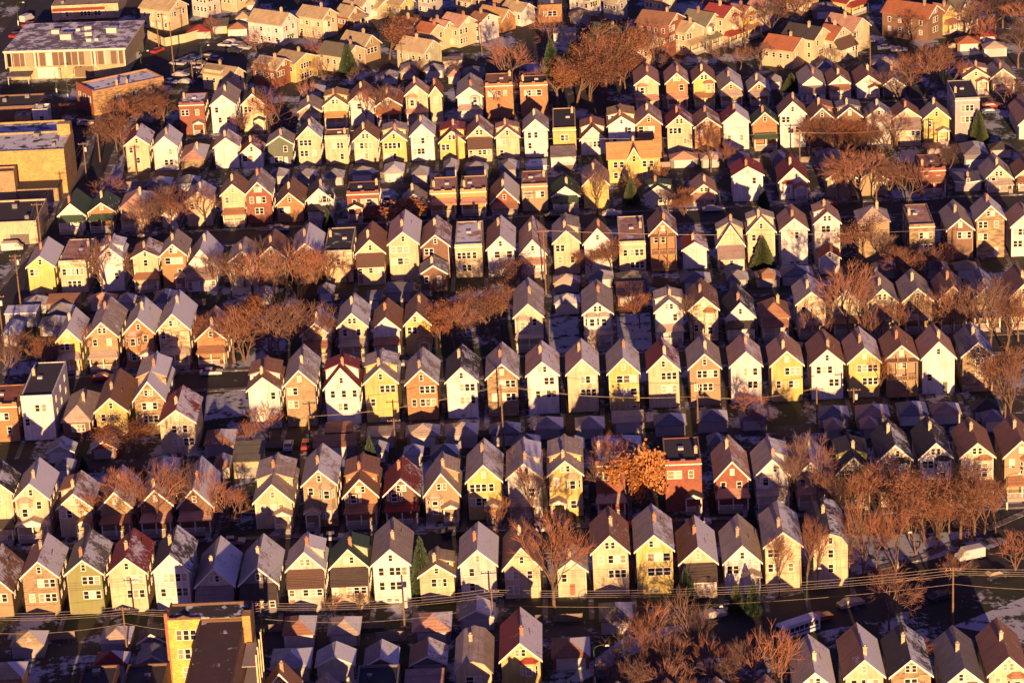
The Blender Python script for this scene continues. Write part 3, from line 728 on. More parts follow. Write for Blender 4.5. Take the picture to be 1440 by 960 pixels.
# garages: xl xr eave ridge foot wall roof style snow
GARAGES = '''
14 62 907 886 925 grey tan hip .75
-15 32 953 930 975 orange tan hip .8
140 183 903 880 921 grey grey hip .6
192 235 903 880 919 slate black gable .2
132 180 936 922 950 red red hip .8
190 238 932 917 950 grey slate gable .2
397 442 891 865 910 white brown hip .7
460 506 891 866 908 tan grey hip .75
379 436 939 910 959 grey snow hip 1
443 499 934 903 958 pale snow gable .95
511 560 935 900 958 brown slate gable .7
579 635 886 859 905 slate pink hip .6
575 629 934 897 950 slate brown gable .6
568 624 975 942 1000 tan pink shed .2
645 696 868 838 886 grey slate gable .75
843 890 872 846 891 cream olive hip .75
775 830 923 895 941 red brown hip .85
455 496 608 594 626 brown brown flat .2
514 557 614 600 630 olive grey flat .35
570 618 612 595 629 tan grey hip .6
625 672 611 593 630 grey grey hip .8
688 732 608 593 627 slate slate hip .6
746 792 602 585 617 slate grey hip .8
809 850 602 584 617 grey grey hip .7
861 906 599 580 609 slate grey shed .6
920 965 597 580 613 grey slate hip .8
980 1024 592 575 608 grey slate hip .75
1040 1080 590 574 605 slate slate hip .7
1151 1195 588 569 602 grey slate hip .75
1204 1252 586 567 602 pale pink hip .7
1264 1306 584 563 598 pale slate hip .8
1310 1352 583 565 596 pale pink hip .7
1367 1412 577 560 592 slate black hip .3
440 500 631 616 643 slate brown shed .5
520 546 637 622 650 slate slate hip .8
567 595 640 626 655 slate snow hip .9
605 645 640 624 655 slate slate hip .85
722 760 626 611 640 grey slate hip .7
795 822 630 614 645 grey slate hip .8
832 902 628 611 645 grey slate hip .7
995 1020 625 610 640 slate slate hip .5
64 105 636 614 650 grey slate gable .6
76 104 662 646 674 slate slate hip .8
127 165 634 612 645 red grey gable .6
286 330 625 602 641 pale brown hip .8
300 324 656 639 672 pale brown hip .8
207 250 660 642 672 grey grey hip .8
325 368 640 621 672 cream olive shed .1
1160 1185 606 594 618 slate pink hip .5
1210 1236 604 592 616 slate pink hip .4
1382 1412 594 580 606 slate slate hip .4
778 816 403 390 411 tan grey hip .6
779 816 426 413 442 white snow hip .9
824 863 400 386 405 slate slate hip .6
866 912 398 380 408 slate olive hip .4
867 908 415 397 430 red brown shed .1
957 1000 397 381 409 darkgreen slate hip .7
1022 1053 398 387 406 slate slate hip .7
1063 1098 391 378 404 cream brown hip .5
1099 1144 390 373 401 grey slate hip .6
1228 1262 384 371 392 slate slate hip .7
1300 1335 383 370 392 slate slate hip .5
1343 1376 381 367 392 brown tan hip .1
542 581 413 400 425 slate slate shed .7
515 537 428 416 436 slate slate shed .8
446 470 414 402 424 slate slate hip .8
360 384 420 409 428 slate grey hip .6
5 52 441 430 460 grey snow flat .9
31 69 431 419 441 slate slate hip .9
66 112 432 417 440 tan brown shed .3
68 102 446 436 452 slate slate hip .6
54 95 458 443 472 brown slate hip .85
124 163 427 414 437 slate pink hip .4
215 245 424 406 437 slate slate hip .6
2 28 470 450 487 pale snow hip .9
165 190 430 418 438 slate grey hip .6
205 240 261 247 274 grey slate hip .6
247 280 259 246 269 grey slate hip .6
379 406 250 236 259 green slate hip .7
417 444 252 240 260 slate slate hip .7
455 484 252 237 261 slate slate hip .6
492 526 250 236 257 slate slate hip .7
539 568 243 227 256 cream snow hip .8
576 604 247 233 258 slate slate hip .7
623 645 239 223 250 slate slate hip .6
653 687 243 230 250 slate slate hip .5
700 730 240 223 250 slate slate hip .6
738 770 236 225 246 white slate flat .8
773 811 217 204 240 white grey flat .4
942 982 228 217 236 slate pink hip .4
985 1015 226 214 236 slate grey hip .6
1022 1055 225 213 236 white slate hip .8
1148 1183 222 210 232 slate slate hip .6
1085 1106 228 212 238 slate slate hip .7
1300 1326 212 202 222 brown brown flat .3
1355 1390 214 197 236 slate slate hip .5
1392 1425 212 199 222 brown black hip .3
421 457 130 119 139 slate slate hip .7
535 560 111 100 119 grey slate hip .6
562 590 105 87 112 tan grey hip .2
595 625 103 93 110 slate slate hip .5
622 651 91 82 97 cream tan flat .3
629 648 107 97 118 cream pink hip .1
650 681 107 92 118 slate slate hip .4
1080 1100 117 107 126 slate slate hip .6
1148 1172 96 86 106 slate slate hip .6
1226 1266 92 81 101 slate grey hip .5
1345 1380 62 50 72 brown rust hip .1
1372 1402 52 41 62 brown red hip .1
1383 1417 68 58 80 white grey hip .2
1142 1180 14 2 27 slate slate hip .3
262 297 46 33 55 cream red hip .2
288 320 38 27 48 yellow olive shed .1
319 348 42 32 51 white brown hip .1
331 352 30 21 36 cream tan hip .1
345 362 10 2 17 tan tan hip .1
800 832 27 14 33 tan tan hip .1
777 811 48 40 58 white grey flat .2
'''
# ------------------------------------------------------------------ placing
ORD = 'zeroth first second third fourth fifth sixth seventh eighth ninth tenth eleventh twelfth thirteenth fourteenth fifteenth sixteenth seventeenth eighteenth nineteenth twentieth'.split()
ORD += ['twenty-' + a for a in ORD[1:10]] + ['thirtieth'] + ['thirty-' + a for a in ORD[1:10]] + ['fortieth'] + ['forty-' + a for a in ORD[1:10]]
def wd(c): return WORDS.get(c, c)
HOUSES = []    # (object, image x, image y, short look)
def look(wall, roof, snow, T, style=None):
    kind = 'flat-roofed' if 'f' in T else 'hip-roofed' if 'h' in T else 'gabled'
    mat = ' brick' if ('b' in T or wall in BRICKY) else ''
    rr = ('snowy ' if snow >= .55 and roof != 'snow' else '') + wd(roof) + ' roof'
    return f'{wd(wall)}{mat} {kind} house', rr
def ground_line(a, b):
    A = onz(*a); B = onz(*b)
    return lambda X: A.y + (B.y - A.y) * (X - A.x) / (B.x - A.x)
for rname, pa, pb, oname, txt in ROWS:
    gl = ground_line(pa, pb); row = []
    for ln in txt.strip().split('\n'):
        p = ln.split(); xl, xr, ya, ye, yb = map(float, p[:5]); wall, roof, snow = p[5], p[6], min(.9, float(p[7]) + rnd.uniform(0, .14)); T = p[8:]
        if wall == 'gold': WALL['gold'] = (.58, .36, .11)
        xm = (xl + xr) / 2; Y = gl(ony(xm, ye, gl(0)).x)
        a = ony(xl, ye, Y); b = ony(xr, ye, Y); mid = ony(xm, ye, Y); top = ony(xm, ya, Y)
        wdt = b.x - a.x - .45; he = mid.z; hr = top.z; X = mid.x
        if 'f' in T or 'h' in T: hr = he
        L = 4.0
        while L < 24 and proj((X, Y + L, hr + (.2 if 'f' not in T else 0)))[1] > yb: L += .1
        if 'h' in T: hr = he + 2.4; L = max(8, L - 2)
        if 'f' not in T and 'h' not in T: L -= .4; hr -= .2
        L = max(6.5, min(L, 20)); he = max(2.6, he)
        o = house(X, Y, wdt, L, he, hr, wall, roof, snow, ' '.join(T), name=('flat_roofed_house' if 'f' in T else 'bungalow' if 'h' in T else oname))
        if xl < 500: side_windows(o, wdt, L, he, 1)
        elif xr > 1000: side_windows(o, wdt, L, he, -1)
        row.append((o, wall, roof, snow, T, xm)); HOUSES.append((o, xm, (ya + ye) / 2, wd(wall) + ' house', rname))
        o['_'] = (wdt, L, he, hr)
    looks = [', '.join(look(r[1], r[2], r[3], r[4])) for r in row]
    pairs = [(looks[i], wd(row[i - 1][1]) if i else 'edge') for i in range(len(row))]
    for i, r in enumerate(row):
        o = r[0]; a, b = look(r[1], r[2], r[3], r[4])
        if looks.count(looks[i]) == 1: lab = f'{a} with {b}, only such in the {rname}'
        elif i and pairs.count(pairs[i]) == 1: lab = f'{a}, {b}, just right of a {pairs[i][1]} house, {rname}'
        else: lab = f'{a}, {b}, {ORD[i + 1]} from left, {rname}'
        if len(lab.split()) > 16: lab = f'{a}, {b}, {ORD[i + 1]} from left, {rname}'
        tag(o, lab, 'house', 'houses of the ' + rname); o['wl'] = f'{a}'
SROWS = []
for i, ln in enumerate(SIDES.strip().split('\n')):
    p = ln.split(); xL, yL, xC, yC, xA, yA, xR, yR, yb = map(float, p[:9]); wall, roof = p[9], p[10]; T = p[11:]
    G = onz(xC, yb); 
    for _ in range(4):
        c = ony(xC, yC, G.y); he = c.z; x2 = proj((c.x, G.y, 0)); G = onz(x2[0], yb)
    c = ony(xC, yC, G.y); C0 = Vector((c.x, c.y, 0)); PL = onz(xL, yL, he); PR = onz(xR, yR, he)
    u = (PL - c); u.z = 0; v = (PR - c); v.z = 0
    L = u.length; W = v.length
    # long side runs left and back; pull both measured directions to one square angle
    au = math.atan2(u.y, -u.x); av = math.atan2(v.x, v.y)          # angle of the long side above the -x axis; of the gable side off +y
    ang = max(-.1, min(.75, .5 * au + .5 * (math.pi / 2 - math.atan2(v.x, v.y)) * 0 + .5 * .45)); 
    L = max(8, min(17, L)); W = max(6.2, min(8.5, W))
    u = Vector((-math.cos(ang), math.sin(ang), 0)); v = Vector((math.sin(ang), math.cos(ang), 0))
    # width so that the far eave lands on its image x
    best = min((abs(proj(C0 + v * (k / 10) + Vector((0, 0, he)))[0] - xR), k / 10) for k in range(50, 100)); W = best[1]
    best = min((abs(proj(C0 + u * (k / 10) + Vector((0, 0, he)))[0] - xL), k / 10) for k in range(50, 190)); L = best[1]
    mid = C0 + v * (W / 2)
    hr = ony(xA, yA, mid.y).z; hr = max(he + 1.8, min(he + 3.6, hr))
    rz = math.atan2(-u.x, u.y)
    o = house(mid.x, mid.y, W - .4, L, he, hr, wall, roof, .05, ' '.join(T), rz)
    side_windows(o, W - .4, L, he, -1, 4); side_windows(o, W - .4, L, he, 1, 2)
    SROWS.append((o, wall, roof, T, xC, yC)); HOUSES.append((o, (xL + xR) / 2, (yA + yb) / 2, wd(wall) + ' house', 'top'))
# ------------------------------------------------------------------ garages
GAR = []
for ln in GARAGES.strip().split('\n'):
    p = ln.split(); xl, xr, ye, yt, yb = map(float, p[:5]); wall, roof, style, snow = p[5], p[6], p[7], float(p[8])
    xm = (xl + xr) / 2; G = onz(xm, yb); he = ony(xm, ye, G.y).z; a = ony(xl, ye, G.y); b = ony(xr, ye, G.y); he = max(2.2, min(he, 3.4))
    hr = he + {'hip': 1.5, 'gable': 1.5, 'shed': .7, 'flat': 0}[style]; L = 4
    while L < 9 and proj((xm and (a.x + b.x) / 2, G.y + L - (2.5 if style == 'hip' else 0), hr))[1] > yt: L += .1
    if style == 'gable': pass
    wdt = b.x - a.x - .5
    o = box_garage((a.x + b.x) / 2, G.y, wdt, L, he, hr, wall, roof, style, snow)
    GAR.append((o, xm, (ye + yt) / 2, wall, roof, style, snow))
# ------------------------------------------------------------------ ground
def mat_ground():
    m, N, L, P = newmat('yards_soil_grass_snow'); tc = nd(N, 'ShaderNodeTexCoord'); v = tc.outputs['Object']
    c = mixc(N, L, ramp(N, L, noise(N, L, v, .05, 6), [(.42, 0), (.58, 1)]), (.018, .030, .010), (.055, .038, .026))
    c = mixc(N, L, 1.0, c, ramp(N, L, noise(N, L, v, 2.2, 4), [(.2, .5), (.8, 1.4)]), 'MULTIPLY')
    mp = nd(N, 'ShaderNodeMapping'); mp.inputs['Scale'].default_value = (1, .6, 1); L.new(v, mp.inputs[0])
    s = nd(N, 'ShaderNodeMath', operation='MULTIPLY_ADD'); L.new(noise(N, L, mp.outputs[0], .11, 3), s.inputs[0]); s.inputs[1].default_value = .65
    t = nd(N, 'ShaderNodeMath', operation='MULTIPLY'); L.new(noise(N, L, v, .9, 5, .7), t.inputs[0]); t.inputs[1].default_value = .35; L.new(t.outputs[0], s.inputs[2])
    c = mixc(N, L, ramp(N, L, s.outputs[0], [(.525, 0), (.575, .8)]), c, (.55, .56, .62))
    L.new(c, P.inputs['Base Color']); P.inputs['Roughness'].default_value = .95
    return m
def mat_road(name, c, snow):
    m, N, L, P = newmat(name); tc = nd(N, 'ShaderNodeTexCoord'); v = tc.outputs['Object']
    cc = mixc(N, L, ramp(N, L, noise(N, L, v, .25, 6), [(.3, 0), (.7, 1)]), c, tuple(x * .6 for x in c))
    cc = mixc(N, L, ramp(N, L, noise(N, L, v, .35, 6, .75), [(1 - snow, 0), (1.05 - snow, .8)]), cc, (.55, .56, .62))
    L.new(cc, P.inputs['Base Color']); P.inputs['Roughness'].default_value = .85
    return m
MG = mat_ground(); MR = mat_road('asphalt', (.032, .029, .03), .36); MA = mat_road('alley_paving', (.06, .047, .04), .42); MC = mat_road('concrete_walk', (.15, .125, .11), .45); MS = mat_road('snowy_lawn', (.05, .05, .035), .58)
m = MB(); m.face([(-2500, -800, 0), (2500, -800, 0), (2500, 5000, 0), (-2500, 5000, 0)]); tag(build(m, 'ground', MG), kind='structure')
def strip(name, pts, wdt, mat, z, th=0):
    m = MB(); P_ = [Vector((p[0], p[1], 0)) for p in pts]; a = []; b = []
    for i, p in enumerate(P_):
        d = (P_[min(i + 1, len(P_) - 1)] - P_[max(i - 1, 0)]).normalized(); n = Vector((-d.y, d.x, 0)); a.append(p + n * wdt / 2); b.append(p - n * wdt / 2)
    for i in range(len(P_) - 1):
        q = [b[i], b[i + 1], a[i + 1], a[i]]
        if th: m.hull8([(v.x, v.y, -.05) for v in q] + [(v.x, v.y, z) for v in q])
        else: m.face([(v.x, v.y, z) for v in q])
    return tag(build(m, name, mat), kind='structure')
def rowgl(k): return ground_line(ROWS[k][1], ROWS[k][2])
def xat(xpix, Y): return ony(xpix, proj((0, Y, 0))[1], Y).x
for k, (x0, x1) in ((2, (-40, 1500)), (4, (40, 1500)), (6, (90, 1500)), (8, (200, 1500))):
    gl = rowgl(k); A = xat(x0, gl(0)); B = xat(x1, gl(0))
    for off, wd_, nm, mt, z, th in ((-9.5, 8.6, 'road', MR, .012, 0), (-4.0, 1.4, 'pavement', MC, .13, 1), (-14.9, 1.4, 'pavement', MC, .13, 1)):
        if k == 2 and off < -9.6: B2 = xat(1080, gl(0))
        else: B2 = B
        strip(nm, [(A, gl(A) + off), (B2, gl(B2) + off)], wd_, mt, z, th)
for k, off, x0, x1 in ((1, -13.5, -40, 900), (3, -14.5, -40, 1500), (5, -17, 30, 1500), (7, -19, 130, 1500), (8, 33, 400, 1500)):
    gl = rowgl(k); A = xat(x0, gl(0)); B = xat(x1, gl(0)); strip('alley', [(A, gl(A) + off), (B, gl(B) + off)], 4.6, MA, .008)
def G2(x, y): p = onz(x, y); return (p.x, p.y)
strip('road', [G2(*p) for p in ((-120, 640), (-10, 460), (55, 370), (105, 290), (137, 228), (163, 165), (190, 112), (214, 70), (262, 10), (330, -80))], 8.5, MR, .016)
strip('pavement', [G2(*p) for p in ((-60, 620), (22, 480), (80, 378), (128, 290), (156, 232), (180, 168))], 1.6, MC, .13, 1)
strip('pavement', [G2(*p) for p in ((-30, 440), (35, 362), (88, 285), (120, 228), (146, 166))], 1.6, MC, .13, 1)
strip('road', [G2(*p) for p in ((-80, 110), (5, 85), (40, 36), (66, 0), (110, -70))], 13, MR, .020)
strip('road', [G2(*p) for p in ((640, 1120), (820, 1000), (960, 925), (1090, 872), (1220, 842), (1350, 806), (1450, 772), (1620, 706))], 14.5, MR, .024)
strip('pavement', [G2(*p) for p in ((900, 912), (1060, 846), (1180, 812), (1290, 786), (1370, 752), (1480, 704))], 1.5, MC, .13, 1)
m = MB(); m.face([(*G2(*p), .006) for p in ((1110, 836), (1290, 780), (1400, 738), (1520, 690), (1480, 655), (1200, 730), (1100, 780))]); tag(build(m, 'lawn', MS), kind='structure')
m = MB(); m.face([(*G2(*p), .028) for p in ((1340, 880), (1500, 815), (1560, 850), (1470, 905))]); tag(build(m, 'lawn', MS), kind='structure')
m = MB(); m.face([(*G2(*p), .009) for p in ((770, 975), (885, 890), (1010, 868), (1040, 890), (900, 960), (800, 1010))]); tag(build(m, 'lawn', MS), kind='structure')
m = MB(); m.face([(*G2(*p), .010) for p in ((286, 592), (345, 584), (345, 546), (290, 556))]); tag(build(m, 'lawn', MS), kind='structure')
m = MB(); m.face([(*G2(*p), .010) for p in ((130, 268), (165, 225), (178, 212), (172, 250), (150, 275))]); tag(build(m, 'lawn', MS), kind='structure')
m = MB(); m.face([(*G2(*p), .010) for p in ((205, 120), (345, 120), (350, 60), (238, 62))]); tag(build(m, 'parking_area', MR), kind='structure')
for xa, xb, yy in ((770, 817, 505), (864, 918, 500)):
    m = MB(); m.face([(*G2(*p), .011) for p in ((xa, yy), (xb, yy - 2), (xb - 4, yy - 60), (xa + 2, yy - 58))]); tag(build(m, 'lawn', MS), kind='structure')
# walks that run between the houses out to the alley
wk = {}
for (o, xm, ym, lk, rn) in HOUSES:
    g = o.get('_')
    if g is None or rn in ('bottom row',): continue
    w_, L_, he_, hr_ = g; x = o.location.x + w_ / 2 + .65; y = o.location.y; m = MB()
    m.box(x - .45, x + .45, y - (9 if rn.split()[0] in ('second', 'fourth', 'sixth', 'eighth') else 3), y + L_ + 2, -.05, .03); wk.setdefault(rn, []).append(m)
for rn, ms in wk.items():
    for m in ms: tag(build(m, 'path', MC), kind='structure')
# ------------------------------------------------------------------ larger buildings
def flatblock(xl, xr, top, back, base, wall, roof, wmat='siding', snow=.5, name='commercial_building', toks='', par=.5):
    if wall == 'gold': WALL['gold'] = (.58, .36, .11)
    G = onz((xl + xr) / 2, base); he = ony((xl + xr) / 2, top, G.y).z; a = ony(xl, top, G.y); b = ony(xr, top, G.y); X = (a.x + b.x) / 2; w_ = b.x - a.x; L = 4
    while L < 60 and proj((X, G.y + L, he + .3))[1] > back: L += .2
    root = link(name, None, None, (X, G.y, 0)); hw = w_ / 2
    m = MB(); m.box(-hw, hw, 0, L, 0, he); build(m, 'wall', M[wmat], root, color=WALL[wall])
    r = MB(); r.box(-hw + .3, hw - .3, .3, L - .3, he + .002, he + .08); q = build(r, 'roof', M['flat'], root, color=ROOF[roof]); q['snow'] = snow * .55
    p = MB(); p.box(-hw, hw, -.003, .29, he + .001, he + par); p.box(-hw, hw, L - .29, L, he + .001, he + par); p.box(-hw, -hw + .29, .3, L - .3, he + .001, he + par); p.box(hw - .29, hw, .3, L - .3, he + .001, he + par)
    build(p, 'parapet', M[wmat], root, color=tuple(c * .9 for c in WALL[wall]))
    for i in range(max(1, int(w_ * L / 90))):
        x = rnd.uniform(-hw + 2, hw - 2); y = rnd.uniform(2, L - 2); b_ = MB(); s = rnd.uniform(.4, .8); b_.box(x - s, x + s, y - s, y + s, he + .081, he + .5 + s); build(b_, 'roof_unit', M['metal'], root)
    add_windows(root, w_, he, he, toks.split(), True); root['_w'] = (w_, L, he)
    return root
def top_tag(o, lab, cat, group=None): return tag(o, lab, cat, group)
o = flatblock(-50, 90, 215, 187, 275, 'gold', 'black', 'brick', .9, toks=''); top_tag(o, 'large yellow brick commercial block with snowy flat roof at the left edge', 'building')
w_, L_, he_ = o['_w']; m = MB(); m.box(-w_/2, w_/2 - 1.2, -6, -.01, 0, 3.4); build(m, 'loading_annex', M['brick'], o, color=WALL['tan']); m = MB(); m.box(-w_/2 - .2, w_/2 - 1, -6.2, -.012, 3.401, 3.6); q = build(m, 'annex_roof', M['flat'], o, color=ROOF['black']); q['snow'] = .2
m = MB(); m.box(w_/2 - 3.4, w_/2 - .2, L_ - 3, L_ - .4, he_ + .1, he_ + 3); build(m, 'stair_tower', M['brick'], o, color=WALL['gold'])
o = flatblock(-50, 92, 192, 172, 240, 'gold', 'slate', 'brick', .8, toks=''); top_tag(o, 'second yellow brick commercial block, lower roof slate grey, behind the large yellow one', 'building')
o = flatblock(-40, 51, 315, 282, 345, 'cream', 'black', 'siding', .35, toks='Mc1 Ul1'); top_tag(o, 'low cream commercial building with long dark roof beside the white van', 'building')
w_, L_, he_ = o['_w']; m = MB(); m.box(w_/2 - 6.5, w_/2 - 2, -.07, -.003, .02, 2.6); build(m, 'garage_door', M['paint'], o, color=(.12, .1, .09))
o = flatblock(45, 67, 156, 147, 180, 'white', 'slate', 'siding', .8, toks='Uc3w'); top_tag(o, 'small white building with large upper windows and snowy flat roof, far left', 'building')
o = flatblock(20, 43, 165, 158, 182, 'gold', 'slate', 'siding', .8, toks=''); top_tag(o, 'small golden lean-to building beside the white one with large windows', 'building')
o = flatblock(-30, 55, 152, 134, 175, 'brown', 'black', 'brick', .25, toks=''); top_tag(o, 'long dark low building under the school at the left edge', 'building')
o = flatblock(72, 166, 9, -14, 27, 'cream', 'tan', 'brick', .1, toks='Ul3 Uc3 Ur3'); top_tag(o, 'cream two-storey shop building at the top edge behind the school', 'building')
w_, L_, he_ = o['_w']; m = MB(); m.hull8([(-w_/2 + .3, -1.3, 2.9), (w_/2 - 4, -1.3, 2.9), (w_/2 - 4, -.01, 3.4), (-w_/2 + .3, -.01, 3.4), (-w_/2 + .3, -1.3, 3.1), (w_/2 - 4, -1.3, 3.1), (w_/2 - 4, -.01, 3.6), (-w_/2 + .3, -.01, 3.6)]); build(m, 'awning', M['paint'], o, color=(.35, .06, .03))
o = flatblock(756, 790, 9, -6, 32, 'orange', 'slate', 'brick', .4, toks='Uc3w'); top_tag(o, 'orange brick flat-roofed house with wide white window at the top edge', 'house')
o = flatblock(108, 158, 973, 936, 1010, 'brown', 'black', 'brick', .3, toks='Uc2'); top_tag(o, 'dark flat-roofed brick building at the bottom edge, left of its twin', 'building')
o = flatblock(170, 229, 973, 934, 1010, 'brown', 'black', 'brick', .2, toks='Uc2'); top_tag(o, 'dark flat-roofed brick building at the bottom edge, beside the yellow apartment block', 'building')
o = flatblock(501, 560, 966, 936, 1000, 'slate', 'black', 'siding', .4, toks='Uc2'); top_tag(o, 'black flat-roofed building with white parapet at the bottom edge', 'building')
o = flatblock(-30, 26, 232, 224, 276, 'tan', 'brown', 'brick', .4, toks='Ul1'); o.location.y -= 7; top_tag(o, 'low tan brick annex in front of the large yellow commercial block', 'building')
# school with a projecting panelled upper storey
Gc = onz(175, 110)
for _ in range(4):
    c = ony(175, 69, Gc.y); Gc = onz(proj((c.x, Gc.y, 0))[0], 110)
he = c.z; PL = onz(6, 74, he); u = (PL - c); u.z = 0; Ls = u.length; u.normalize(); v = Vector((u.y, -u.x, 0)); v = v if v.y > 0 else -v
Ws = min(((abs(proj(Vector((c.x, c.y, he)) + v * k)[1] - 31), k) for k in range(20, 90)))[1]
rz = math.atan2(-u.y, -u.x); root = link('school_building', None, None, (c.x + u.x * Ls, c.y + u.y * Ls, 0), rz); ov = 1.4; zf = he * .46
m = MB(); m.box(.6, Ls - .6, ov, Ws, 0, zf - .01); build(m, 'ground_floor_wall', M['brick'], root, color=(.48, .44, .24))
m = MB(); m.box(0, Ls, 0, Ws, zf, he); build(m, 'upper_wall', M['siding'], root, color=(.42, .34, .21))
m = MB(); m.box(-.3, Ls + .3, -.3, Ws + .3, he + .002, he + .35); q = build(m, 'roof', M['flat'], root, color=(.24, .2, .24)); q['snow'] = .42
m = MB(); m.box(-.34, Ls + .34, -.36, -.302, he - .15, he + .36); build(m, 'fascia', M['paint'], root, color=(.75, .65, .48))
m = MB(); m.box(Ls + .302, Ls + .36, -.3, Ws + .3, he - .15, he + .36); build(m, 'fascia', M['paint'], root, color=(.75, .65, .48))
nb = 9
for i in range(nb * 2):
    x0 = .5 + (Ls - 1) * i / (nb * 2); m = MB(); m.box(x0 + .14, x0 + (Ls - 1) / (nb * 2) - .14, -.05, -.003, zf + .35, he - .45); build(m, 'window_panel', M['paint'] if i % 3 else M['glass'], root, color=(.13, .07, .04))
for i in range(5):
    x0 = Ls * i / 4; m = MB(); m.box(max(0, x0 - .25), min(Ls, x0 + .25), -.32, -.06, zf - .2, he - .16); build(m, 'pier', M['paint'], root, color=(.75, .65, .48))
for i in range(9):
    x0 = Ls * (i + .5) / 9; m = MB(); m.box(x0 - .12, x0 + .12, -.2, -.055, zf + .1, he - .3); build(m, 'mullion', M['paint'], root, color=(.7, .6, .42))
for x0, x1 in ((.25, .42), (.56, .72)):
    m = MB(); m.box(Ls * x0, Ls * x1, ov - .06, ov - .003, .3, zf - .5); build(m, 'door' if x0 > .5 else 'window_panel', M['paint'], root, color=(.16, .1, .06) if x0 > .5 else (.6, .58, .5))
for fx, fy, s in ((.32, .62, .9), (.45, .4, 1.3), (.58, .72, .8), (.62, .5, .8), (.66, .28, .6), (.8, .6, 1.2), (.5, .68, .5), (.72, .3, .4)):
    m = MB(); x = Ls * fx; y = Ws * fy; m.box(x - s * 1.2, x + s * 1.2, y - s, y + s, he + .351, he + .45 + s); m.box(x - s * 1.3, x + s * 1.3, y - s * 1.1, y + s * 1.1, he + .451 + s, he + .55 + s); build(m, 'roof_vent', M['paint'], root, color=(.6, .52, .4))
m = MB(); m.box(1.2, Ls * .22, -5, -.1, zf - 1.4, zf - 1.1); q = build(m, 'entrance_canopy', M['flat'], root, color=(.2, .17, .16)); q['snow'] = .2
for x in (1.4, Ls * .22 - .4): m = MB(); m.box(x, x + .2, -4.8, -4.6, 0, zf - 1.401); build(m, 'post', M['paint'], root, color=(.5, .45, .35))
top_tag(root, 'long low school building with snowy flat roof and panelled upper windows, top left', 'building')
# brick building set at an angle below the school
Gc = onz(130, 163)
for _ in range(4):
    c = ony(130, 131, Gc.y); Gc = onz(proj((c.x, Gc.y, 0))[0], 163)
he = c.z; PR = onz(230, 110, he); v = (PR - c); v.z = 0; Wb = v.length; v.normalize(); u = Vector((-v.y, v.x, 0)); Lb = min((abs(proj(Vector((c.x, c.y, he)) + u * (k / 5))[0] - 107), k / 5) for k in range(20, 90))[1]
root = link('shop_building', None, None, (c.x, c.y, 0), math.atan2(v.y, v.x))
m = MB(); m.box(0, Wb, 0, Lb, 0, he); build(m, 'wall', M['patch'], root, color=(.42, .26, .12))
m = MB(); m.box(.3, Wb - .3, .3, Lb - .3, he + .002, he + .08); q = build(m, 'roof', M['flat'], root, color=(.2, .18, .2)); q['snow'] = .5
m = MB(); m.box(0, Wb, -.003, .29, he + .001, he + .5); m.box(0, Wb, Lb - .29, Lb, he + .001, he + .5); m.box(Wb - .29, Wb, .3, Lb - .3, he + .001, he + .5); build(m, 'parapet', M['brick'], root, color=(.4, .22, .1))
m = MB(); m.box(-.05, .29, 0, Lb, he + .001, he + .9); m.box(-.06, -.003, 0, Lb, 0, he); build(m, 'street_front', M['brick'], root, color=(.36, .09, .04))
for i in range(3): window(root, -.06, he - 3, 1.1, 1.6, Lb * (.2 + .3 * i), -math.pi / 2)
for i in range(3): window(root, Wb * (.35 + .22 * i), he - 3.2, .9, 1.4)
chimney(root, Wb * .36, .9, he, he + 1.8); chimney(root, Wb * .5, .9, he, he + 1.4)
top_tag(root, 'tan and red brick shop building set at an angle just below the school', 'building')
# yellow apartment block at the bottom edge
G = onz(258, 968); top = ony(258, 871, G.y); he = top.z; xa = ony(235, 871, G.y).x; xb = ony(352, 871, G.y).x; xw = ony(281, 871, G.y).x; xr = ony(345, 871, G.y).x; L = 4
while proj((xa + 8, G.y + L, he))[1] > 850: L += .2
root = link('apartment_block', None, None, (xa, G.y, 0)); W = xb - xa; wx = xw - xa; wr = xr - xa; D = 26
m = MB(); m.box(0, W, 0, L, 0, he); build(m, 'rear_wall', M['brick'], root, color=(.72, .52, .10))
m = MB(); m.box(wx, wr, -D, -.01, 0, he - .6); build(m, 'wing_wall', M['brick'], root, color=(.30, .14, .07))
m = MB(); m.box(.3, W - .3, .3, L - .3, he + .002, he + .08); q = build(m, 'roof', M['flat'], root, color=ROOF['black']); q['snow'] = .35
m = MB(); m.box(wx + .35, wr - .3, -D + .3, -.3, he - .598, he - .5); q = build(m, 'wing_roof', M['flat'], root, color=(.09, .045, .03)); q['snow'] = .3
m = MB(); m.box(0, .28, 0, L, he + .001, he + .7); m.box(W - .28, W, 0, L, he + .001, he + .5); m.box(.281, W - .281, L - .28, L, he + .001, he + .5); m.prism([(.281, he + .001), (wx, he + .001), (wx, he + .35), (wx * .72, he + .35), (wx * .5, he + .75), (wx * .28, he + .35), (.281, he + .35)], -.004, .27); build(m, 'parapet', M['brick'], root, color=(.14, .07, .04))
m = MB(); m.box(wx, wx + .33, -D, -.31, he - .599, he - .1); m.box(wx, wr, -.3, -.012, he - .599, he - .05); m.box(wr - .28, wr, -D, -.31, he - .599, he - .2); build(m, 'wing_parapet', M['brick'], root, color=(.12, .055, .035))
for zz, n in ((he - 3.6, 3), (he - 7.0, 3), (he - 10.3, 2)):
    for i in range(n): window(root, wx * .5 + (i - (n - 1) / 2) * 1.15 + .2, zz, .85, 1.7)
m = MB(); m.box(wr - .1, wr + 1.2, -3.2, -1.0, he - 3, he + 1.8); build(m, 'chimney', M['brick'], root, color=(.62, .32, .08))
m = MB(); m.box(-.55, -.01, .4, 1.0, 0, he + 1.0); m.box(-.55, -.01, 2.0, 2.6, 0, he + .8); build(m, 'chimney', M['brick'], root, color=(.45, .14, .05))
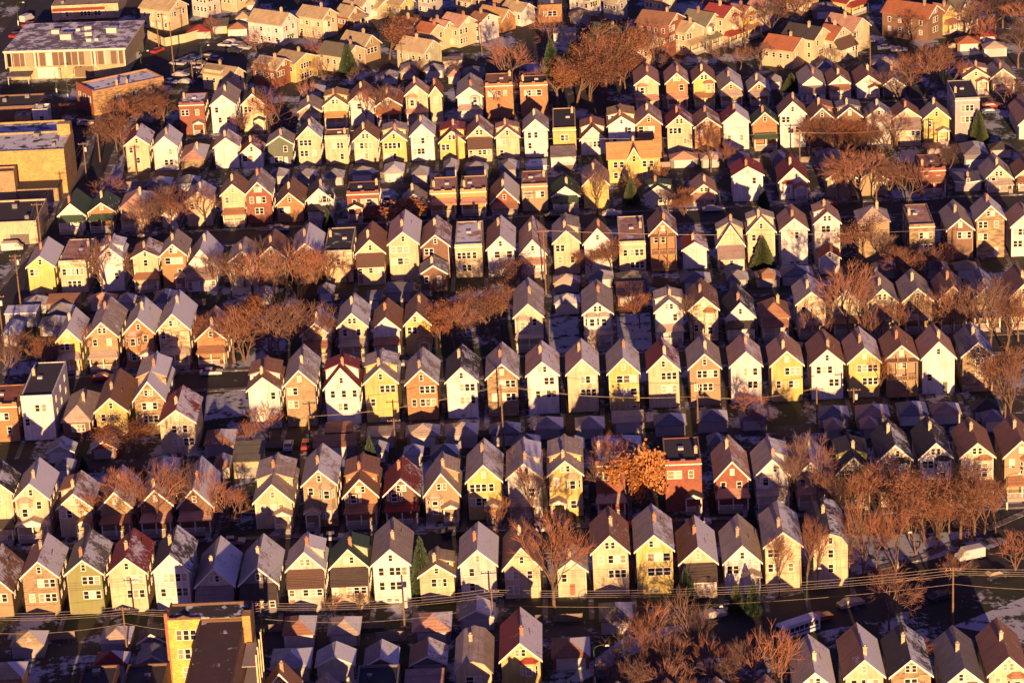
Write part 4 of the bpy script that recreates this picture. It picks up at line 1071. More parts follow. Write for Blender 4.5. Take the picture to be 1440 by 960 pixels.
for k in range(3):
    g = MB(); g.box(wr + .35, wr + 2.6, -12, -3.6, 2.8 + 3.4 * k, 2.95 + 3.4 * k); g.box(wr + 2.5, wr + 2.58, -12, -3.6, 3.7 + 3.4 * k, 3.8 + 3.4 * k); build(g, 'balcony', M['paint'], root, color=(.35, .3, .27))
for k in range(4):
    g = MB(); g.box(wr + 2.61, wr + 2.85, -12 + k * 2.7, -11.76 + k * 2.7, 0, he - .8); build(g, 'post', M['paint'], root, color=(.72, .55, .3))
top_tag(root, 'yellow brick apartment block with dark flat roofs and timber balconies at the bottom edge', 'building')
# wide yellow house with a centre gable between the rows
G = onz(891, 256); he = ony(891, 222, G.y).z; a = ony(855, 222, G.y); b = ony(928, 222, G.y); W = b.x - a.x; X = (a.x + b.x) / 2; hr = he + 2.6; L = 9
root = link('gabled_house', None, None, (X, G.y, 0))
m = MB(); m.prismx([(0, 0), (L, 0), (L, he), (L / 2, hr), (0, he)], -W / 2, W / 2); build(m, 'wall', M['siding'], root, color=WALL['yellow'])
r = MB()
s = (hr - he) / (L / 2)
for sg in (-1, 1):
    yy = -.4 if sg < 0 else L + .4; z_ = he - .4 * s; pl = [(L / 2, hr + .01), (yy, z_), (yy, z_ + .2), (L / 2, hr + .22)]
    r.prismx(pl if sg > 0 else pl[::-1], -W / 2 - .4, W / 2 + .4)
q = build(r, 'roof', M['roof'], root, color=ROOF['gold']); q['snow'] = 0
g = MB(); g.prism([(-1.6, he - .4), (1.6, he - .4), (0, hr - .1)], -.3, L / 2); gg = build(g, 'centre_gable', M['siding'], root, color=WALL['yellow'])
gable_roof(root, 3.2, L / 2 + .2, he - .4, hr - .1, ROOF['brown'], .3, name='gable_roof', y0=-.3, parent=gg, ov=.3, ovf=.25); window(gg, 0, he - .8, .7, 1.3, -.3)
for x in (-W * .36, -W * .24, W * .2, W * .33): window(root, x, he - 2.3, .9, 1.4)
for x in (-W * .36, -W * .24, W * .2): window(root, x, he - 5, .9, 1.4)
chimney(root, 0, L / 2 + .6, hr - .8, hr + 1)
tag(root, 'wide yellow house with golden tan roof and narrow centre gable, standing between two rows', 'house')
HOUSES.append((root, 891, 230, 'wide yellow house', 'seventh row from bottom'))
# brown coach houses in yards
def yard_house(xl, xr, ya, ye, yt, base, wall, roof, snow, toks, lab, nm='gabled_house'):
    G = onz((xl + xr) / 2, base); he = ony((xl + xr) / 2, ye, G.y).z; hr = ony((xl + xr) / 2, ya, G.y).z; a = ony(xl, ye, G.y); b = ony(xr, ye, G.y); L = 4
    while L < 12 and proj(((a.x + b.x) / 2, G.y + L, hr))[1] > yt: L += .1
    o = house((a.x + b.x) / 2, G.y, b.x - a.x - .4, L, he, hr, wall, roof, snow, toks, name=nm); tag(o, lab, 'house'); return o
yard_house(223, 275, 576, 593, 543, 636, 'cream', 'red', .55, 'A1 Ur4 Mr4', 'large cream house with snowy dark red roof beside the vacant snowy lot, left')
yard_house(590, 629, 373, 384, 360, 410, 'brown', 'slate', .5, 'b Ul1 Ur1', 'small dark brown coach house with grey roof behind the dark brown gabled house', 'coach_house')
yard_house(370, 420, 946, 972, 938, 1012, 'orange', 'brown', .2, 'A1 Uc2', 'orange brown gabled house cut by the bottom edge, beside the apartment block')
yard_house(430, 484, 973, 996, 947, 1030, 'grey', 'grey', .4, 'A1 Uc2', 'grey gabled house cut by the bottom edge, second from the apartment block')
yard_house(639, 693, 929, 945, 866, 990, 'cream', 'grey', .3, 'g A0 Uc2w', 'cream house with grey gambrel roof at the bottom edge, left of the yellow bay house')
yard_house(703, 761, 903, 926, 852, 986, 'yellow', 'red', .7, 'A2 Yr', 'yellow house with bay window and snowy dark red roof at the bottom edge')
yard_house(1152, 1182, 353, 362, 343, 385, 'white', 'red', .05, 'A1', 'small white house with dark red roof in front of two tall white houses')
yard_house(1205, 1238, 300, 312, 292, 350, 'tan', 'grey', .3, 'A1', 'low tan house with grey roof half hidden by an evergreen and bare trees')
for ln in '''280 -6 330 2'''.split('\n')[:0]: pass
# ------------------------------------------------------------------ labels for side houses and garages
cnt = {}
for s in SROWS: k = (s[1], s[2]); cnt.setdefault(k, []).append(s)
for k, lst in cnt.items():
    lst.sort(key=lambda s: s[4])
    for i, (o, wall, roof, T, xC, yC) in enumerate(lst):
        br = ' brick' if ('b' in T or wall in BRICKY) else ''
        base = f'{wd(wall)}{br} house with {wd(roof)} roof turned sideways in the top block'
        tag(o, base if len(lst) == 1 else f'{ORD[i + 1]} from left of the {wd(wall)}{br} houses with {wd(roof)} roofs, top block', 'house', 'angled houses of the top block')
        o['wl'] = f'{wd(wall)} angled house'
BANDS = [(845, 2000, 'at the bottom edge'), (540, 680, 'in the alley below the fourth row'), (360, 500, 'in the alley below the sixth row'), (195, 290, 'in the alley below the eighth row'), (-50, 150, 'in the top block'), (680, 845, 'below'), (500, 540, 'b'), (290, 360, 'c'), (150, 195, 'd')]
gg = {}
for g in GAR:
    b = next(b[2] for b in BANDS if b[0] <= g[2] < b[1]); k = (g[5], g[3] , b); gg.setdefault(k, []).append(g)
for (style, wall, b), lst in gg.items():
    lst.sort(key=lambda g: g[1]); st = {'hip': 'hip-roofed', 'gable': 'gabled', 'shed': 'lean-to', 'flat': 'flat-roofed'}[style]
    for i, g in enumerate(lst):
        sn = 'snowy' if g[6] >= .6 else 'bare'
        lab = f'{wd(wall)} {st} garage, {sn} {wd(g[4])} roof, {b}' if len(lst) == 1 else f'{ORD[i + 1]} from left of the {wd(wall)} {st} garages {b}'
        tag(g[0], lab, 'garage', 'garages ' + b)
# ------------------------------------------------------------------ trees
def bare_tree(seed, dens=1.0, spread=1.0, fork=False):
    r = random.Random(seed); T = MB(); C = MB()
    def grow(p, d, ln, rad, lev):
        n = 4 if lev < 2 else 3; q = p; dd = d
        for i in range(n):
            dd = (dd + Vector((r.uniform(-1, 1), r.uniform(-1, 1), r.uniform(-.5, .8))) * (.09 + .06 * lev)).normalized(); e = q + dd * ln / n; f0 = 1 - .4 * i / n; f1 = 1 - .4 * (i + 1) / n
            (T if lev < 3 else C).tube(q, e, rad * f0 * .85, rad * f1 * .85, 6 if lev < 2 else 4 if lev < 3 else 3)
            if i >= (2 if lev == 0 else 1):
                if lev < 4:
                    k = (2 if i == n - 1 else (1 if r.random() < .85 * dens else 0)) + (1 if lev < 1 else 0)
                    for j in range(k):
                        a = r.uniform(0, 6.28); u = dd.orthogonal().normalized(); v = dd.cross(u); sp = (.45 + .45 * r.random()) * spread
                        nd_ = (dd + (u * math.cos(a) + v * math.sin(a)) * sp + Vector((0, 0, .10 if lev < 3 else -.05))).normalized()
                        grow(e, nd_, ln * r.uniform(.62, .86), max(.014, rad * (.60 if i == n - 1 else .42)), lev + 1)
                else:
                    for j in range(3):
                        a = Vector((r.uniform(-1, 1), r.uniform(-1, 1), r.uniform(-.5, 1))); t = e + (dd * .7 + a * .6).normalized() * r.uniform(.4, 1.0); C.tube(q.lerp(e, r.random()), t, .014, .009, 3)
            q = e
    if fork:
        for a in (0, 2.1, 4.2): grow(Vector((0, 0, 0)), Vector((math.cos(a) * .3, math.sin(a) * .3, 1)).normalized(), 2.8, .15, 1)
    else: grow(Vector((0, 0, 0)), Vector((0, 0, 1)), 3.2, .24, 0)
    print('tree', len(C.f))
    return T, C
def norm(T, C):
    zs = max(v[2] for v in C.v); xs = max(abs(v[0]) for v in C.v) + max(abs(v[1]) for v in C.v)
    a = 10 / zs; b = 8 / xs
    for q in (T, C): q.v = [(v[0] * b, v[1] * b, v[2] * a) for v in q.v]
def leaves(C, src, n, size, seed, spread=.35):
    r = random.Random(seed); pts = [v for v in src.v if v[2] > 2.4]
    for i in range(n):
        p = Vector(r.choice(pts)) + Vector((r.gauss(0, spread), r.gauss(0, spread), r.gauss(0, spread * .8)))
        u = Vector((r.uniform(-1, 1), r.uniform(-1, 1), r.uniform(-1, 1))).normalized(); v = u.orthogonal().normalized(); s = size * r.uniform(.6, 1.3)
        C.face([p - u * s, p - v * s * .6, p + u * s, p + v * s * .6])
BT = []
for i in range(7):
    T, C = bare_tree(100 + i, 1.0, .8 + .2 * (i % 3), fork=(i in (3, 5))); norm(T, C); BT.append((T.mesh('trunk', M['bark']), C.mesh('crown', M['twig']), len(C.f)))
LT = []
for i in range(3):
    T, C = bare_tree(200 + i, .7, 1.1); norm(T, C); LC = MB(); leaves(LC, C, 3000, .10, i, .5); LC.v += [];
    LT.append((T.mesh('trunk', M['bark']), LC.mesh('crown', M['leaf']), C.mesh('twigs', M['twig'])))
OT = []
for i in range(2):
    T, C = bare_tree(300 + i, .7, 1.0); norm(T, C); LC = MB(); leaves(LC, C, 1500, .30, i, .45); OT.append((T.mesh('trunk', M['bark']), LC.mesh('crown', M['leaf']), C.mesh('twigs', M['twig'])))
ST = []
for i in range(3):
    r = random.Random(i); T = MB(); T.tube((0, 0, 0), (0, 0, 9.6), .2, .03, 6); C = MB()
    for k in range(1100):
        h = 1 - math.sqrt(r.random()) * .93; z = .6 + h * 9.3; rr = (1 - h) ** .8 * 3.3 * r.uniform(.65, 1.08) + .1; a = r.uniform(0, 6.28)
        c = Vector((math.cos(a), math.sin(a), 0)); t = Vector((-c.y, c.x, 0)); tip = c * rr + Vector((0, 0, z - .35 * rr * .5)); b_ = c * rr * .25 + Vector((0, 0, z + .1)); w_ = .28 * r.uniform(.7, 1.3)
        C.face([b_, tip - t * w_ * .5 - Vector((0, 0, .12)), tip + c * .12, tip + t * w_ * .5 - Vector((0, 0, .12))]); C.face([b_ + Vector((0, 0, .05)), tip + Vector((0, 0, .25)) , tip - Vector((0, 0, .3))])
    ST.append((T.mesh('trunk', M['bark']), C.mesh('crown', M['needle'])))
# kind x foot top width
TREES = '''
b 779 868 712 118
b 869 955 880 52
b 919 940 836 72
b 972 930 830 76
b 950 1006 918 100
b 1075 992 884 96
b 1010 1010 926 74
b 890 1012 925 60
b 1214 812 690 56
b 1260 804 698 62
b 1135 838 722 54
b 1170 800 716 40
b 1250 886 800 84
b 1333 838 776 62
l 1351 766 655 100
l 1300 764 662 84
b 1428 802 742 66
b 1290 950 895 50
b 1137 702 608 66
b 1160 742 662 56
b 1192 732 652 60
b 1235 738 640 66
l 1297 750 664 76
l 1385 758 672 60
b 1335 752 668 60
o 884 736 636 46
o 918 734 628 46
b 866 708 610 58
b 222 748 645 84
b 176 742 658 64
b 275 738 642 66
b 322 744 682 56
b 742 702 628 70
b 715 752 700 44
l 190 642 592 74
b 378 622 570 50
b 1053 602 545 50
l 1414 592 482 60
l 1237 562 502 30
b 380 502 412 96
b 330 510 430 70
b 428 496 418 90
b 466 492 424 54
b 300 498 440 50
l 640 492 430 78
l 690 482 402 62
l 728 412 366 66
o 350 468 416 40
b 345 404 350 64
b 402 404 338 84
b 466 408 352 60
b 376 392 330 50
b 148 424 338 66
b 188 404 350 50
b 143 512 452 56
b 42 514 462 60
b 12 548 470 52
l 70 520 470 40
l 900 462 412 46
b 1195 492 366 72
b 1215 482 380 56
b 1150 500 432 54
b 1240 478 420 44
b 1340 484 400 62
b 1392 494 388 74
b 1432 480 410 50
l 862 388 336 40
l 832 388 350 36
l 1216 372 305 62
b 1270 402 350 68
b 1322 392 344 54
b 1290 380 352 46
o 570 322 285 64
l 962 314 274 36
b 840 302 236 42
b 975 482 412 42
b 240 332 262 84
b 202 332 282 50
b 290 324 260 44
b 1212 292 206 92
b 1275 290 214 54
b 1180 282 222 44
b 1000 242 178 46
b 150 288 244 56
l 192 184 134 74
b 218 172 124 56
l 165 214 158 50
b 228 156 118 40
b 86 168 145 46
b 386 188 122 62
b 376 182 138 40
b 545 178 118 48
b 702 164 112 46
b 720 138 48 66
l 812 150 72 100
l 790 140 88 60
l 852 132 34 92
l 880 132 70 56
b 925 98 30 54
b 900 88 36 40
l 548 84 28 66
b 1302 136 58 78
b 1266 142 98 66
b 1330 130 70 50
b 1398 48 -12 92
b 1432 96 28 66
b 1362 56 -4 50
b 1102 44 -14 76
b 1068 100 58 40
b 1284 60 14 46
b 1048 68 10 34
l 1158 214 164 48
l 1192 214 166 54
l 1226 212 174 40
b 1250 214 178 60
b 362 76 42 40
b 378 126 80 40
b 440 96 50 34
b 455 114 80 36
b 588 112 82 34
b 1420 160 108 50
b 1330 260 200 50
b 1262 212 150 44
b 890 284 240 30
b 940 300 268 34
b 1170 96 66 34
b 1012 96 56 34
b 770 68 10 50
b 1010 44 -10 44
b 300 408 352 60
b 325 420 356 56
b 355 420 348 66
b 385 424 352 62
b 418 420 342 74
b 445 416 350 50
b 490 400 362 44
b 318 500 446 46
b 345 512 424 70
b 395 510 430 66
b 410 486 414 60
b 450 500 436 52
b 350 470 424 46
b 250 512 456 44
b 200 514 458 40
b 270 500 452 44
b 655 500 418 60
b 620 488 436 44
b 676 470 412 44
b 705 470 396 50
b 748 476 424 36
b 1172 480 398 40
b 1222 500 430 46
b 1268 486 420 40
b 1300 488 412 48
b 1362 488 398 56
b 1415 500 408 62
b 1352 470 408 40
b 160 744 660 50
b 196 750 664 52
b 245 742 656 58
b 298 744 662 50
b 338 740 686 40
b 135 752 690 44
b 752 736 648 54
b 700 760 712 36
b 850 724 628 44
b 1112 716 640 46
b 1150 720 622 50
b 1175 748 672 50
b 1212 752 662 56
b 1250 748 654 60
b 1278 756 664 62
b 1318 758 662 66
b 1370 760 668 60
b 1400 752 676 50
b 1195 812 720 46
b 1232 806 716 44
b 1288 780 700 56
b 1320 772 690 60
b 1150 830 736 40
b 1096 838 750 34
b 900 962 880 60
b 940 975 885 64
b 995 975 892 60
b 1040 985 900 60
b 1100 970 890 50
b 985 930 850 50
b 905 925 860 46
b 850 985 925 44
b 210 334 278 56
b 256 330 274 50
b 228 322 268 50
b 1196 288 216 54
b 1232 288 214 56
b 1254 292 222 44
b 1296 280 226 40
b 170 196 140 46
b 208 190 142 46
b 176 222 176 44
b 232 176 134 40
b 785 148 84 70
b 830 142 56 66
b 872 120 50 50
b 735 150 100 44
b 1280 138 74 54
b 1316 136 66 50
b 1140 216 172 40
b 1174 218 172 42
b 1210 216 176 44
b 1238 218 182 40
b 1225 206 150 36
b 1180 370 316 40
b 1240 380 322 46
b 1262 398 346 46
b 1300 400 348 50
b 930 270 232 30
b 965 300 262 32
b 1018 250 196 36
b 516 180 124 32
b 430 156 108 34
b 336 200 160 36
b 110 206 176 30
b 1410 40 -14 60
b 1440 60 0 60
b 1380 70 20 44
b 1085 58 0 46
b 1125 40 -16 46
b 1040 104 64 34
b 940 120 74 32
b 590 60 20 30
b 300 52 20 26
b 440 30 -8 30
b 500 124 90 28
b 640 112 86 26
b 960 70 36 24
b 1420 600 500 44
b 1388 560 510 30
b 1070 614 572 34
b 840 506 470 34
b 62 518 470 42
b 24 520 474 44
b 84 520 484 34
b 355 640 590 36
b 395 608 572 34
b 505 866 834 34
b 470 870 838 30
s 524 690 609 36
s 595 836 750 40
s 965 846 796 34
s 1036 862 814 26
s 1060 866 811 27
s 1057 748 704 20
s 1073 380 330 38
s 1045 278 243 26
s 1073 292 262 20
s 1113 127 102 28
s 1237 198 150 28
s 1376 202 152 30
s 490 104 60 28
s 888 288 246 26
s 1240 350 308 26
s 136 322 292 24
s 776 108 52 32
s 806 112 54 34
s 822 112 62 26
s 30 0 -50 20
s 118 662 640 14
s 462 322 290 18
s 1416 262 232 18
'''
def near(x, y):
    b = min(HOUSES, key=lambda h: (h[1] - x) ** 2 + (h[2] + 35 - y) ** 2); return b
TL = {}
for ln in TREES.strip().split('\n'):
    k, x, yb, yt, wp = ln.split(); x, yb, yt, wp = float(x), float(yb), float(yt), float(wp)
    G = onz(x, yb); h = ony(x, yt, G.y).z; wm = abs(ony(x + wp / 2, yb, G.y).x - ony(x - wp / 2, yb, G.y).x)
    if h < 2: continue
    nm = {'b': 'bare_tree', 'l': 'leafy_tree', 'o': 'oak_tree', 's': 'spruce_tree'}[k]
    root = link(nm, None, None, (G.x, G.y, 0), rnd.uniform(0, 6.28))
    if k == 's': src = rnd.choice(ST); root.scale = (wm / 6.4, wm / 6.4, h / 10)
    else: src = rnd.choice(BT if k == 'b' else LT if k == 'l' else OT); root.scale = (wm / 5.8, wm / 5.8, h / 9.8)
    link('trunk', src[0], root, color=(.17, .10, .065)); j = rnd.uniform(.8, 1.2)
    c = {'b': rnd.choice([(.20, .095, .065), (.24, .105, .065), (.16, .09, .07), (.27, .11, .06)]), 'l': rnd.choice([(.20, .08, .035), (.16, .07, .04), (.27, .095, .03)]), 'o': (.38, .15, .04), 's': rnd.choice([(.035, .06, .025), (.055, .075, .025)])}[k]
    c = tuple(q * j for q in c); link('crown', src[1], root, color=c)
    if k in 'lo': link('twigs', src[2], root, color=(.25, .12, .07))
    hn = near(x, yb); TL.setdefault((nm, hn[4]), []).append((x, root))
for (nm, rn), lst in TL.items():
    lst.sort(key=lambda a: a[0]); adj = {'bare_tree': 'bare brown', 'leafy_tree': 'brown-leaved', 'oak_tree': 'bright orange-leaved', 'spruce_tree': 'dark green spruce'}[nm]; noun = 'trees' if nm != 'spruce_tree' else 'trees'
    place = ('by the ' + rn) if rn != 'top' else 'among the top block'
    for i, (x, o) in enumerate(lst):
        tag(o, f'{adj} tree {place}, only one of its kind there' if len(lst) == 1 else f'{ORD[i + 1]} from left of the {adj} {noun} {place}', 'tree', f'{adj} trees')
# ------------------------------------------------------------------ utility poles and wires, street lamps
POLE_TOPS = {}
def pole(key, x, yb, yt, lab, arms=1, can=False):
    G = onz(x, yb); h = max(7.5, min(15, ony(x, yt, G.y).z)); root = link('utility_pole', None, None, (G.x, G.y, 0))
    m = MB(); m.tube((0, 0, 0), (0, 0, h), .19, .13, 8, cap=True); build(m, 'pole', M['wood'], root)
    for a in range(arms):
        m = MB(); m.box(-1.3, 1.3, -.22, -.1, h - .5 - a * .9, h - .36 - a * .9); c = build(m, 'crossarm', M['wood'], root)
        for xx in (-1.15, -.45, .45, 1.15):
            k = MB(); k.tube((xx, -.16, h - .36 - a * .9), (xx, -.16, h - .16 - a * .9), .06, .05, 6, cap=True); build(k, 'insulator', M['paint'], c, color=(.5, .45, .4))
    if can: m = MB(); m.tube((.45, 0, h - 2.4), (.45, 0, h - 1.3), .3, .3, 10, cap=True); build(m, 'transformer', M['paint'], root, color=(.6, .58, .54))
    tag(root, lab, 'utility pole', 'utility poles along the alleys'); POLE_TOPS[key] = (G.x, G.y, h)
for i, (x, yb, yt, a, can, lab) in enumerate((
    (180, 926, 852, 1, 0, 'tall wooden utility pole beside the grey garage at the bottom left'), (372, 918, 846, 1, 0, 'orange wooden utility pole right of the yellow apartment block'),
    (570, 892, 846, 0, 1, 'utility pole with pale transformer in the yard below the tall white house'), (694, 884, 836, 1, 0, 'utility pole beside the long grey garage roof at the bottom'),
    (1340, 886, 797, 1, 0, 'lone utility pole beside the curved road at lower right'), (437, 634, 592, 1, 0, 'utility pole by the parked red car, lower middle left'),
    (709, 634, 540, 1, 0, 'tall utility pole in the alley in front of the patchwork tan house'), (557, 640, 588, 1, 0, 'utility pole behind the spruce in the lower middle alley'),
    (982, 606, 562, 1, 0, 'utility pole in front of the tan house, middle right alley'), (1149, 594, 556, 1, 0, 'pale utility pole left of the off-white garage, right alley'),
    (1201, 600, 545, 1, 1, 'utility pole with transformer between two garages, right alley'), (8, 508, 388, 1, 1, 'tall utility pole nearest the lower end of the left side street'),
    (31, 446, 357, 2, 1, 'utility pole with two crossarms beside the yellow house, left side street'), (61, 372, 278, 1, 0, 'utility pole beside the dark-roofed cream commercial building'),
    (122, 252, 200, 1, 1, 'utility pole with transformer beside the large yellow commercial block'), (141, 228, 203, 0, 0, 'short wooden post beside the left side street'),
    (768, 414, 312, 1, 0, 'thin utility pole between two white houses in the middle of the picture'), (1340, 366, 337, 1, 0, 'utility pole in front of the brown shingled house on the right'),
    (646, 246, 190, 1, 0, 'utility pole in front of the yellow house in the eighth row'), (1125, 234, 185, 1, 1, 'sunlit utility pole in front of the tall white house, upper right'),
    (1313, 212, 172, 1, 0, 'utility pole in front of the yellow house, upper right'), (1224, 112, 56, 1, 0, 'tall orange utility pole beside the pinkish-roofed cream house'),
    (245, 104, 28, 1, 0, 'tall utility pole right of the two in front of the cream board fence'), (224, 72, 28, 1, 0, 'tall utility pole left of the two in front of the cream board fence'),
    (272, 122, 96, 0, 0, 'short pole beside the parking area left of the cream house'), (566, 98, 62, 1, 0, 'thin utility pole in front of the pale green angled house'),
    (678, 82, 36, 1, 0, 'utility pole in front of the white angled house in the top block'), (1348, 780, 760, 0, 0, 'short post near the white van'),
    (192, 246, 208, 1, 0, 'wooden pole in front of the cream house with dark red roof, far left'), (880, 440, 424, 0, 0, 'short post in the snowy vacant lot'))):
    if i in (27, 29): continue
    pole(i, x, yb, yt, lab, a, can)
def wire(a, b, dx, dz, sag, lab, r=.027):
    A = Vector(a) + Vector((dx, -.16, dz)); B = Vector(b) + Vector((dx, -.16, dz)); m = MB(); p = A; n = 16
    for i in range(1, n + 1):
        t = i / n; q = A.lerp(B, t) - Vector((0, 0, sag * 4 * t * (1 - t))); m.tube(p, q, r, r, 4); p = q
    tag(build(m, 'power_line', M['wire']), lab, 'power line', 'power lines')
farL = Vector(POLE_TOPS[0]) + Vector((-34, 2, 0)); farR = Vector(POLE_TOPS[4]) + Vector((42, -2, .5))
SP = [(tuple(farL), POLE_TOPS[0], 'from the left edge to the bottom left pole'), (POLE_TOPS[0], POLE_TOPS[1], 'from the bottom left pole to the apartment block'), (POLE_TOPS[1], POLE_TOPS[3], 'from the apartment block pole across the bottom garages'), (POLE_TOPS[3], POLE_TOPS[4], 'from the bottom garages to the lone pole on the right'), (POLE_TOPS[4], tuple(farR), 'from the lone pole to the right edge')]
for a, b, lab in SP:
    for dx, nm, dz in ((-1.15, 'highest', -.02), (-.45, 'second highest', -.5), (.45, 'third highest', -.95), (1.15, 'fourth highest', -1.3)): wire(a, b, dx, dz, 1.6 if b is POLE_TOPS[4] else .9, f'{nm} parallel cable running {lab}')
    wire(a, b, .2, -3.0, 1.7, f'lowest single cable running {lab}')
for a, b, lab in ((5, 6, 'over the lower middle alley'), (6, 8, 'over the middle right alley'), (8, 9, 'over the alley garages at right'), (11, 12, 'over the lower left side street'), (12, 13, 'along the left side street'), (13, 14, 'along the upper left side street'), (18, 19, 'across the upper rows'), (19, 20, 'across the upper right rows'), (22, 23, 'between the two poles by the cream fence'), (16, 17, 'across the middle right rows')):
    for dx, nm in ((-.45, 'first'), (.45, 'second')): wire(POLE_TOPS[a], POLE_TOPS[b], dx, -.14, 1.2, f'{nm} of two cables {lab}', .025)
def lamp(x, yb, yt, dr, lab):
    G = onz(x, yb); h = max(7, min(10, ony(x, yt, G.y).z)); root = link('street_lamp', None, None, (G.x, G.y, 0))
    m = MB(); m.tube((0, 0, 0), (0, 0, h - .8), .1, .07, 8); build(m, 'pole', M['greenpost'], root)
    m = MB(); p = Vector((0, 0, h - .8))
    for i in range(1, 8): t = i / 7 * math.pi * .62; q = Vector((dr * 1.6 * (1 - math.cos(t)), 0, h - .8 + math.sin(t) * .9)); m.tube(p, q, .05, .045, 6); p = q
    build(m, 'arm', M['greenpost'], root)
    m = MB(); m.hull8([(p.x - .35, -.17, p.z - .16), (p.x + .35, -.17, p.z - .16), (p.x + .35, .17, p.z - .16), (p.x - .35, .17, p.z - .16), (p.x - .2, -.1, p.z + .08), (p.x + .2, -.1, p.z + .08), (p.x + .2, .1, p.z + .08), (p.x - .2, .1, p.z + .08)]); build(m, 'lamp_head', M['paint'], root, color=(.7, .66, .55))
    m = MB(); m.box(-.16, .16, -.16, .16, 0, 1.5); build(m, 'base', M['paint'], root, color=(.6, .57, .45))
    tag(root, lab, 'street lamp', 'green street lamps')
lamp(1135, 854, 799, 1, 'green curved street lamp in front of the bare trees, left of the curved road'); lamp(1262, 800, 749, 1, 'green curved street lamp beside the snowy lawn at lower right')
lamp(997, 906, 856, 1, 'green curved street lamp among bare trees near the parked cars'); lamp(837, 962, 918, 1, 'green curved street lamp right of the dark red garage'); lamp(1416, 716, 688, 1, 'green curved street lamp at the right edge beyond the brown trees')
lamp(285, 98, 70, 1, 'street lamp in the middle of the parking area'); lamp(200, 106, 85, 1, 'street lamp beside the right end of the school'); lamp(80, 132, 108, 1, 'street lamp below the school front'); lamp(26, 36, 16, 1, 'street lamp beside the road at the top left corner'); lamp(96, 140, 119, 1, 'street lamp left of the brick shop building')
# ------------------------------------------------------------------ vehicles
CM = {}
def car_parts(kind):
    if kind in CM: return CM[kind]
    L, Wd, H1, H2, prof = {'car': (4.6, 1.8, .85, 1.42, [(-2.3, .35), (2.3, .35), (2.3, .8), (1.3, .95), (-1.6, .98), (-2.3, .85)]), 'van': (5.0, 2.0, 1.0, 2.1, [(-2.5, .35), (2.5, .35), (2.5, .95), (1.9, 1.15), (1.3, 2.05), (-2.4, 2.1), (-2.5, 1.9)]), 'bus': (9.5, 2.5, 1.2, 3.0, [(-4.7, .4), (4.7, .4), (4.75, 1.6), (4.5, 2.8), (4.2, 3.0), (-4.6, 3.0), (-4.7, 2.8)])}[kind]
    b = MB(); b.prism(prof, -Wd / 2, Wd / 2)
    g = MB()
    if kind == 'car': g.hull8([(-1.7, -.82, .97), (1.1, -.82, .93), (1.1, .82, .93), (-1.7, .82, .97), (-1.1, -.65, 1.40), (.35, -.65, 1.40), (.35, .65, 1.40), (-1.1, .65, 1.40)])
    elif kind == 'van':
        for s in (-1, 1): g.box(.6, 1.5, s * (Wd / 2 + .004) - .01, s * (Wd / 2 + .004) + .01, 1.2, 1.75)
        g.hull8([(1.6, -.85, 1.3), (1.95, -.85, 1.16), (1.95, .85, 1.16), (1.6, .85, 1.3), (1.3, -.8, 1.9), (1.48, -.8, 1.94), (1.48, .8, 1.94), (1.3, .8, 1.9)])
    else:
        for s in (-1, 1):
            for i in range(7): g.box(-4.2 + i * 1.2, -3.2 + i * 1.2, s * (Wd / 2 + .004) - .01, s * (Wd / 2 + .004) + .01, 1.6, 2.4)
        g.hull8([(4.62, -1.1, 1.5), (4.78, -1.1, 1.5), (4.78, 1.1, 1.5), (4.62, 1.1, 1.5), (4.4, -1.1, 2.6), (4.6, -1.1, 2.6), (4.6, 1.1, 2.6), (4.4, 1.1, 2.6)])
    rf = MB()
    if kind == 'car': rf.box(-1.1, .35, -.66, .66, 1.401, 1.44)
    else: rf.box(prof[-2][0] + .2, prof[-3][0] - .2, -Wd / 2 + .1, Wd / 2 - .1, prof[-2][1] + .002, prof[-2][1] + .04)
    wh = MB(); wh.tube((0, -.11, 0), (0, .11, 0), .33, .33, 14, cap=True); wh.tube((0, .11, 0), (0, -.11, 0), .33, .33, 14, cap=True); wh.tube((0, -.115, 0), (0, -.12, 0), .2, .16, 10, 1, True)
    hl = MB(); hl.box(-.02, .04, -.18, .18, -.08, .08)
    CM[kind] = (b.mesh('body', M['car']), g.mesh('windows', M['glass']), rf.mesh('roof_panel', M['car']), wh.mesh('wheel', [M['tyre'], M['metal']]), hl.mesh('headlight', M['paint']), L, Wd); return CM[kind]
def car(x, y, rz, kind, c, lab, group='parked cars'):
    b, g, rf, wh, hl, L, Wd = car_parts(kind); G = onz(x, y); root = link({'car': 'parked_car', 'van': 'parked_van', 'bus': 'shuttle_bus'}[kind], None, None, (G.x, G.y, .03), R(rz))
    link('body', b, root, color=c); link('windows', g, root); link('roof_panel', rf, root, color=c if kind != 'bus' else (.6, .6, .65))
    for sx in (-.32, .31):
        for sy in (-1, 1): link('wheel', wh, root, (L * sx, sy * (Wd / 2 - .12), .33), 0 if sy < 0 else math.pi)
    for sy in (-1, 1): link('headlight', hl, root, (L / 2, sy * Wd * .36, .68), color=(.8, .8, .75))
    tag(root, lab, kind, group)
WH = (.5, .5, .5); RD = (.45, .04, .03); DK = (.03, .03, .04); BL = (.06, .08, .16); SV = (.4, .4, .42); TN = (.35, .28, .2)
car(1364, 785, 200, 'van', WH, 'white van parked on the far side of the curved road, lower right', None)
car(1122, 892, 212, 'bus', (.62, .64, .70), 'white shuttle bus parked beside the curved road behind the snowy grey roof', None)
car(1152, 872, 25, 'car', RD, 'dark red car parked just behind the white shuttle bus'); car(1196, 852, 25, 'car', TN, 'tan car parked on the curved road between bus and dark tree')
car(1322, 842, 30, 'car', DK, 'black car on the dark curved road left of the lone pole'); car(1396, 768, 28, 'car', BL, 'dark blue car behind the white van on the curved road')
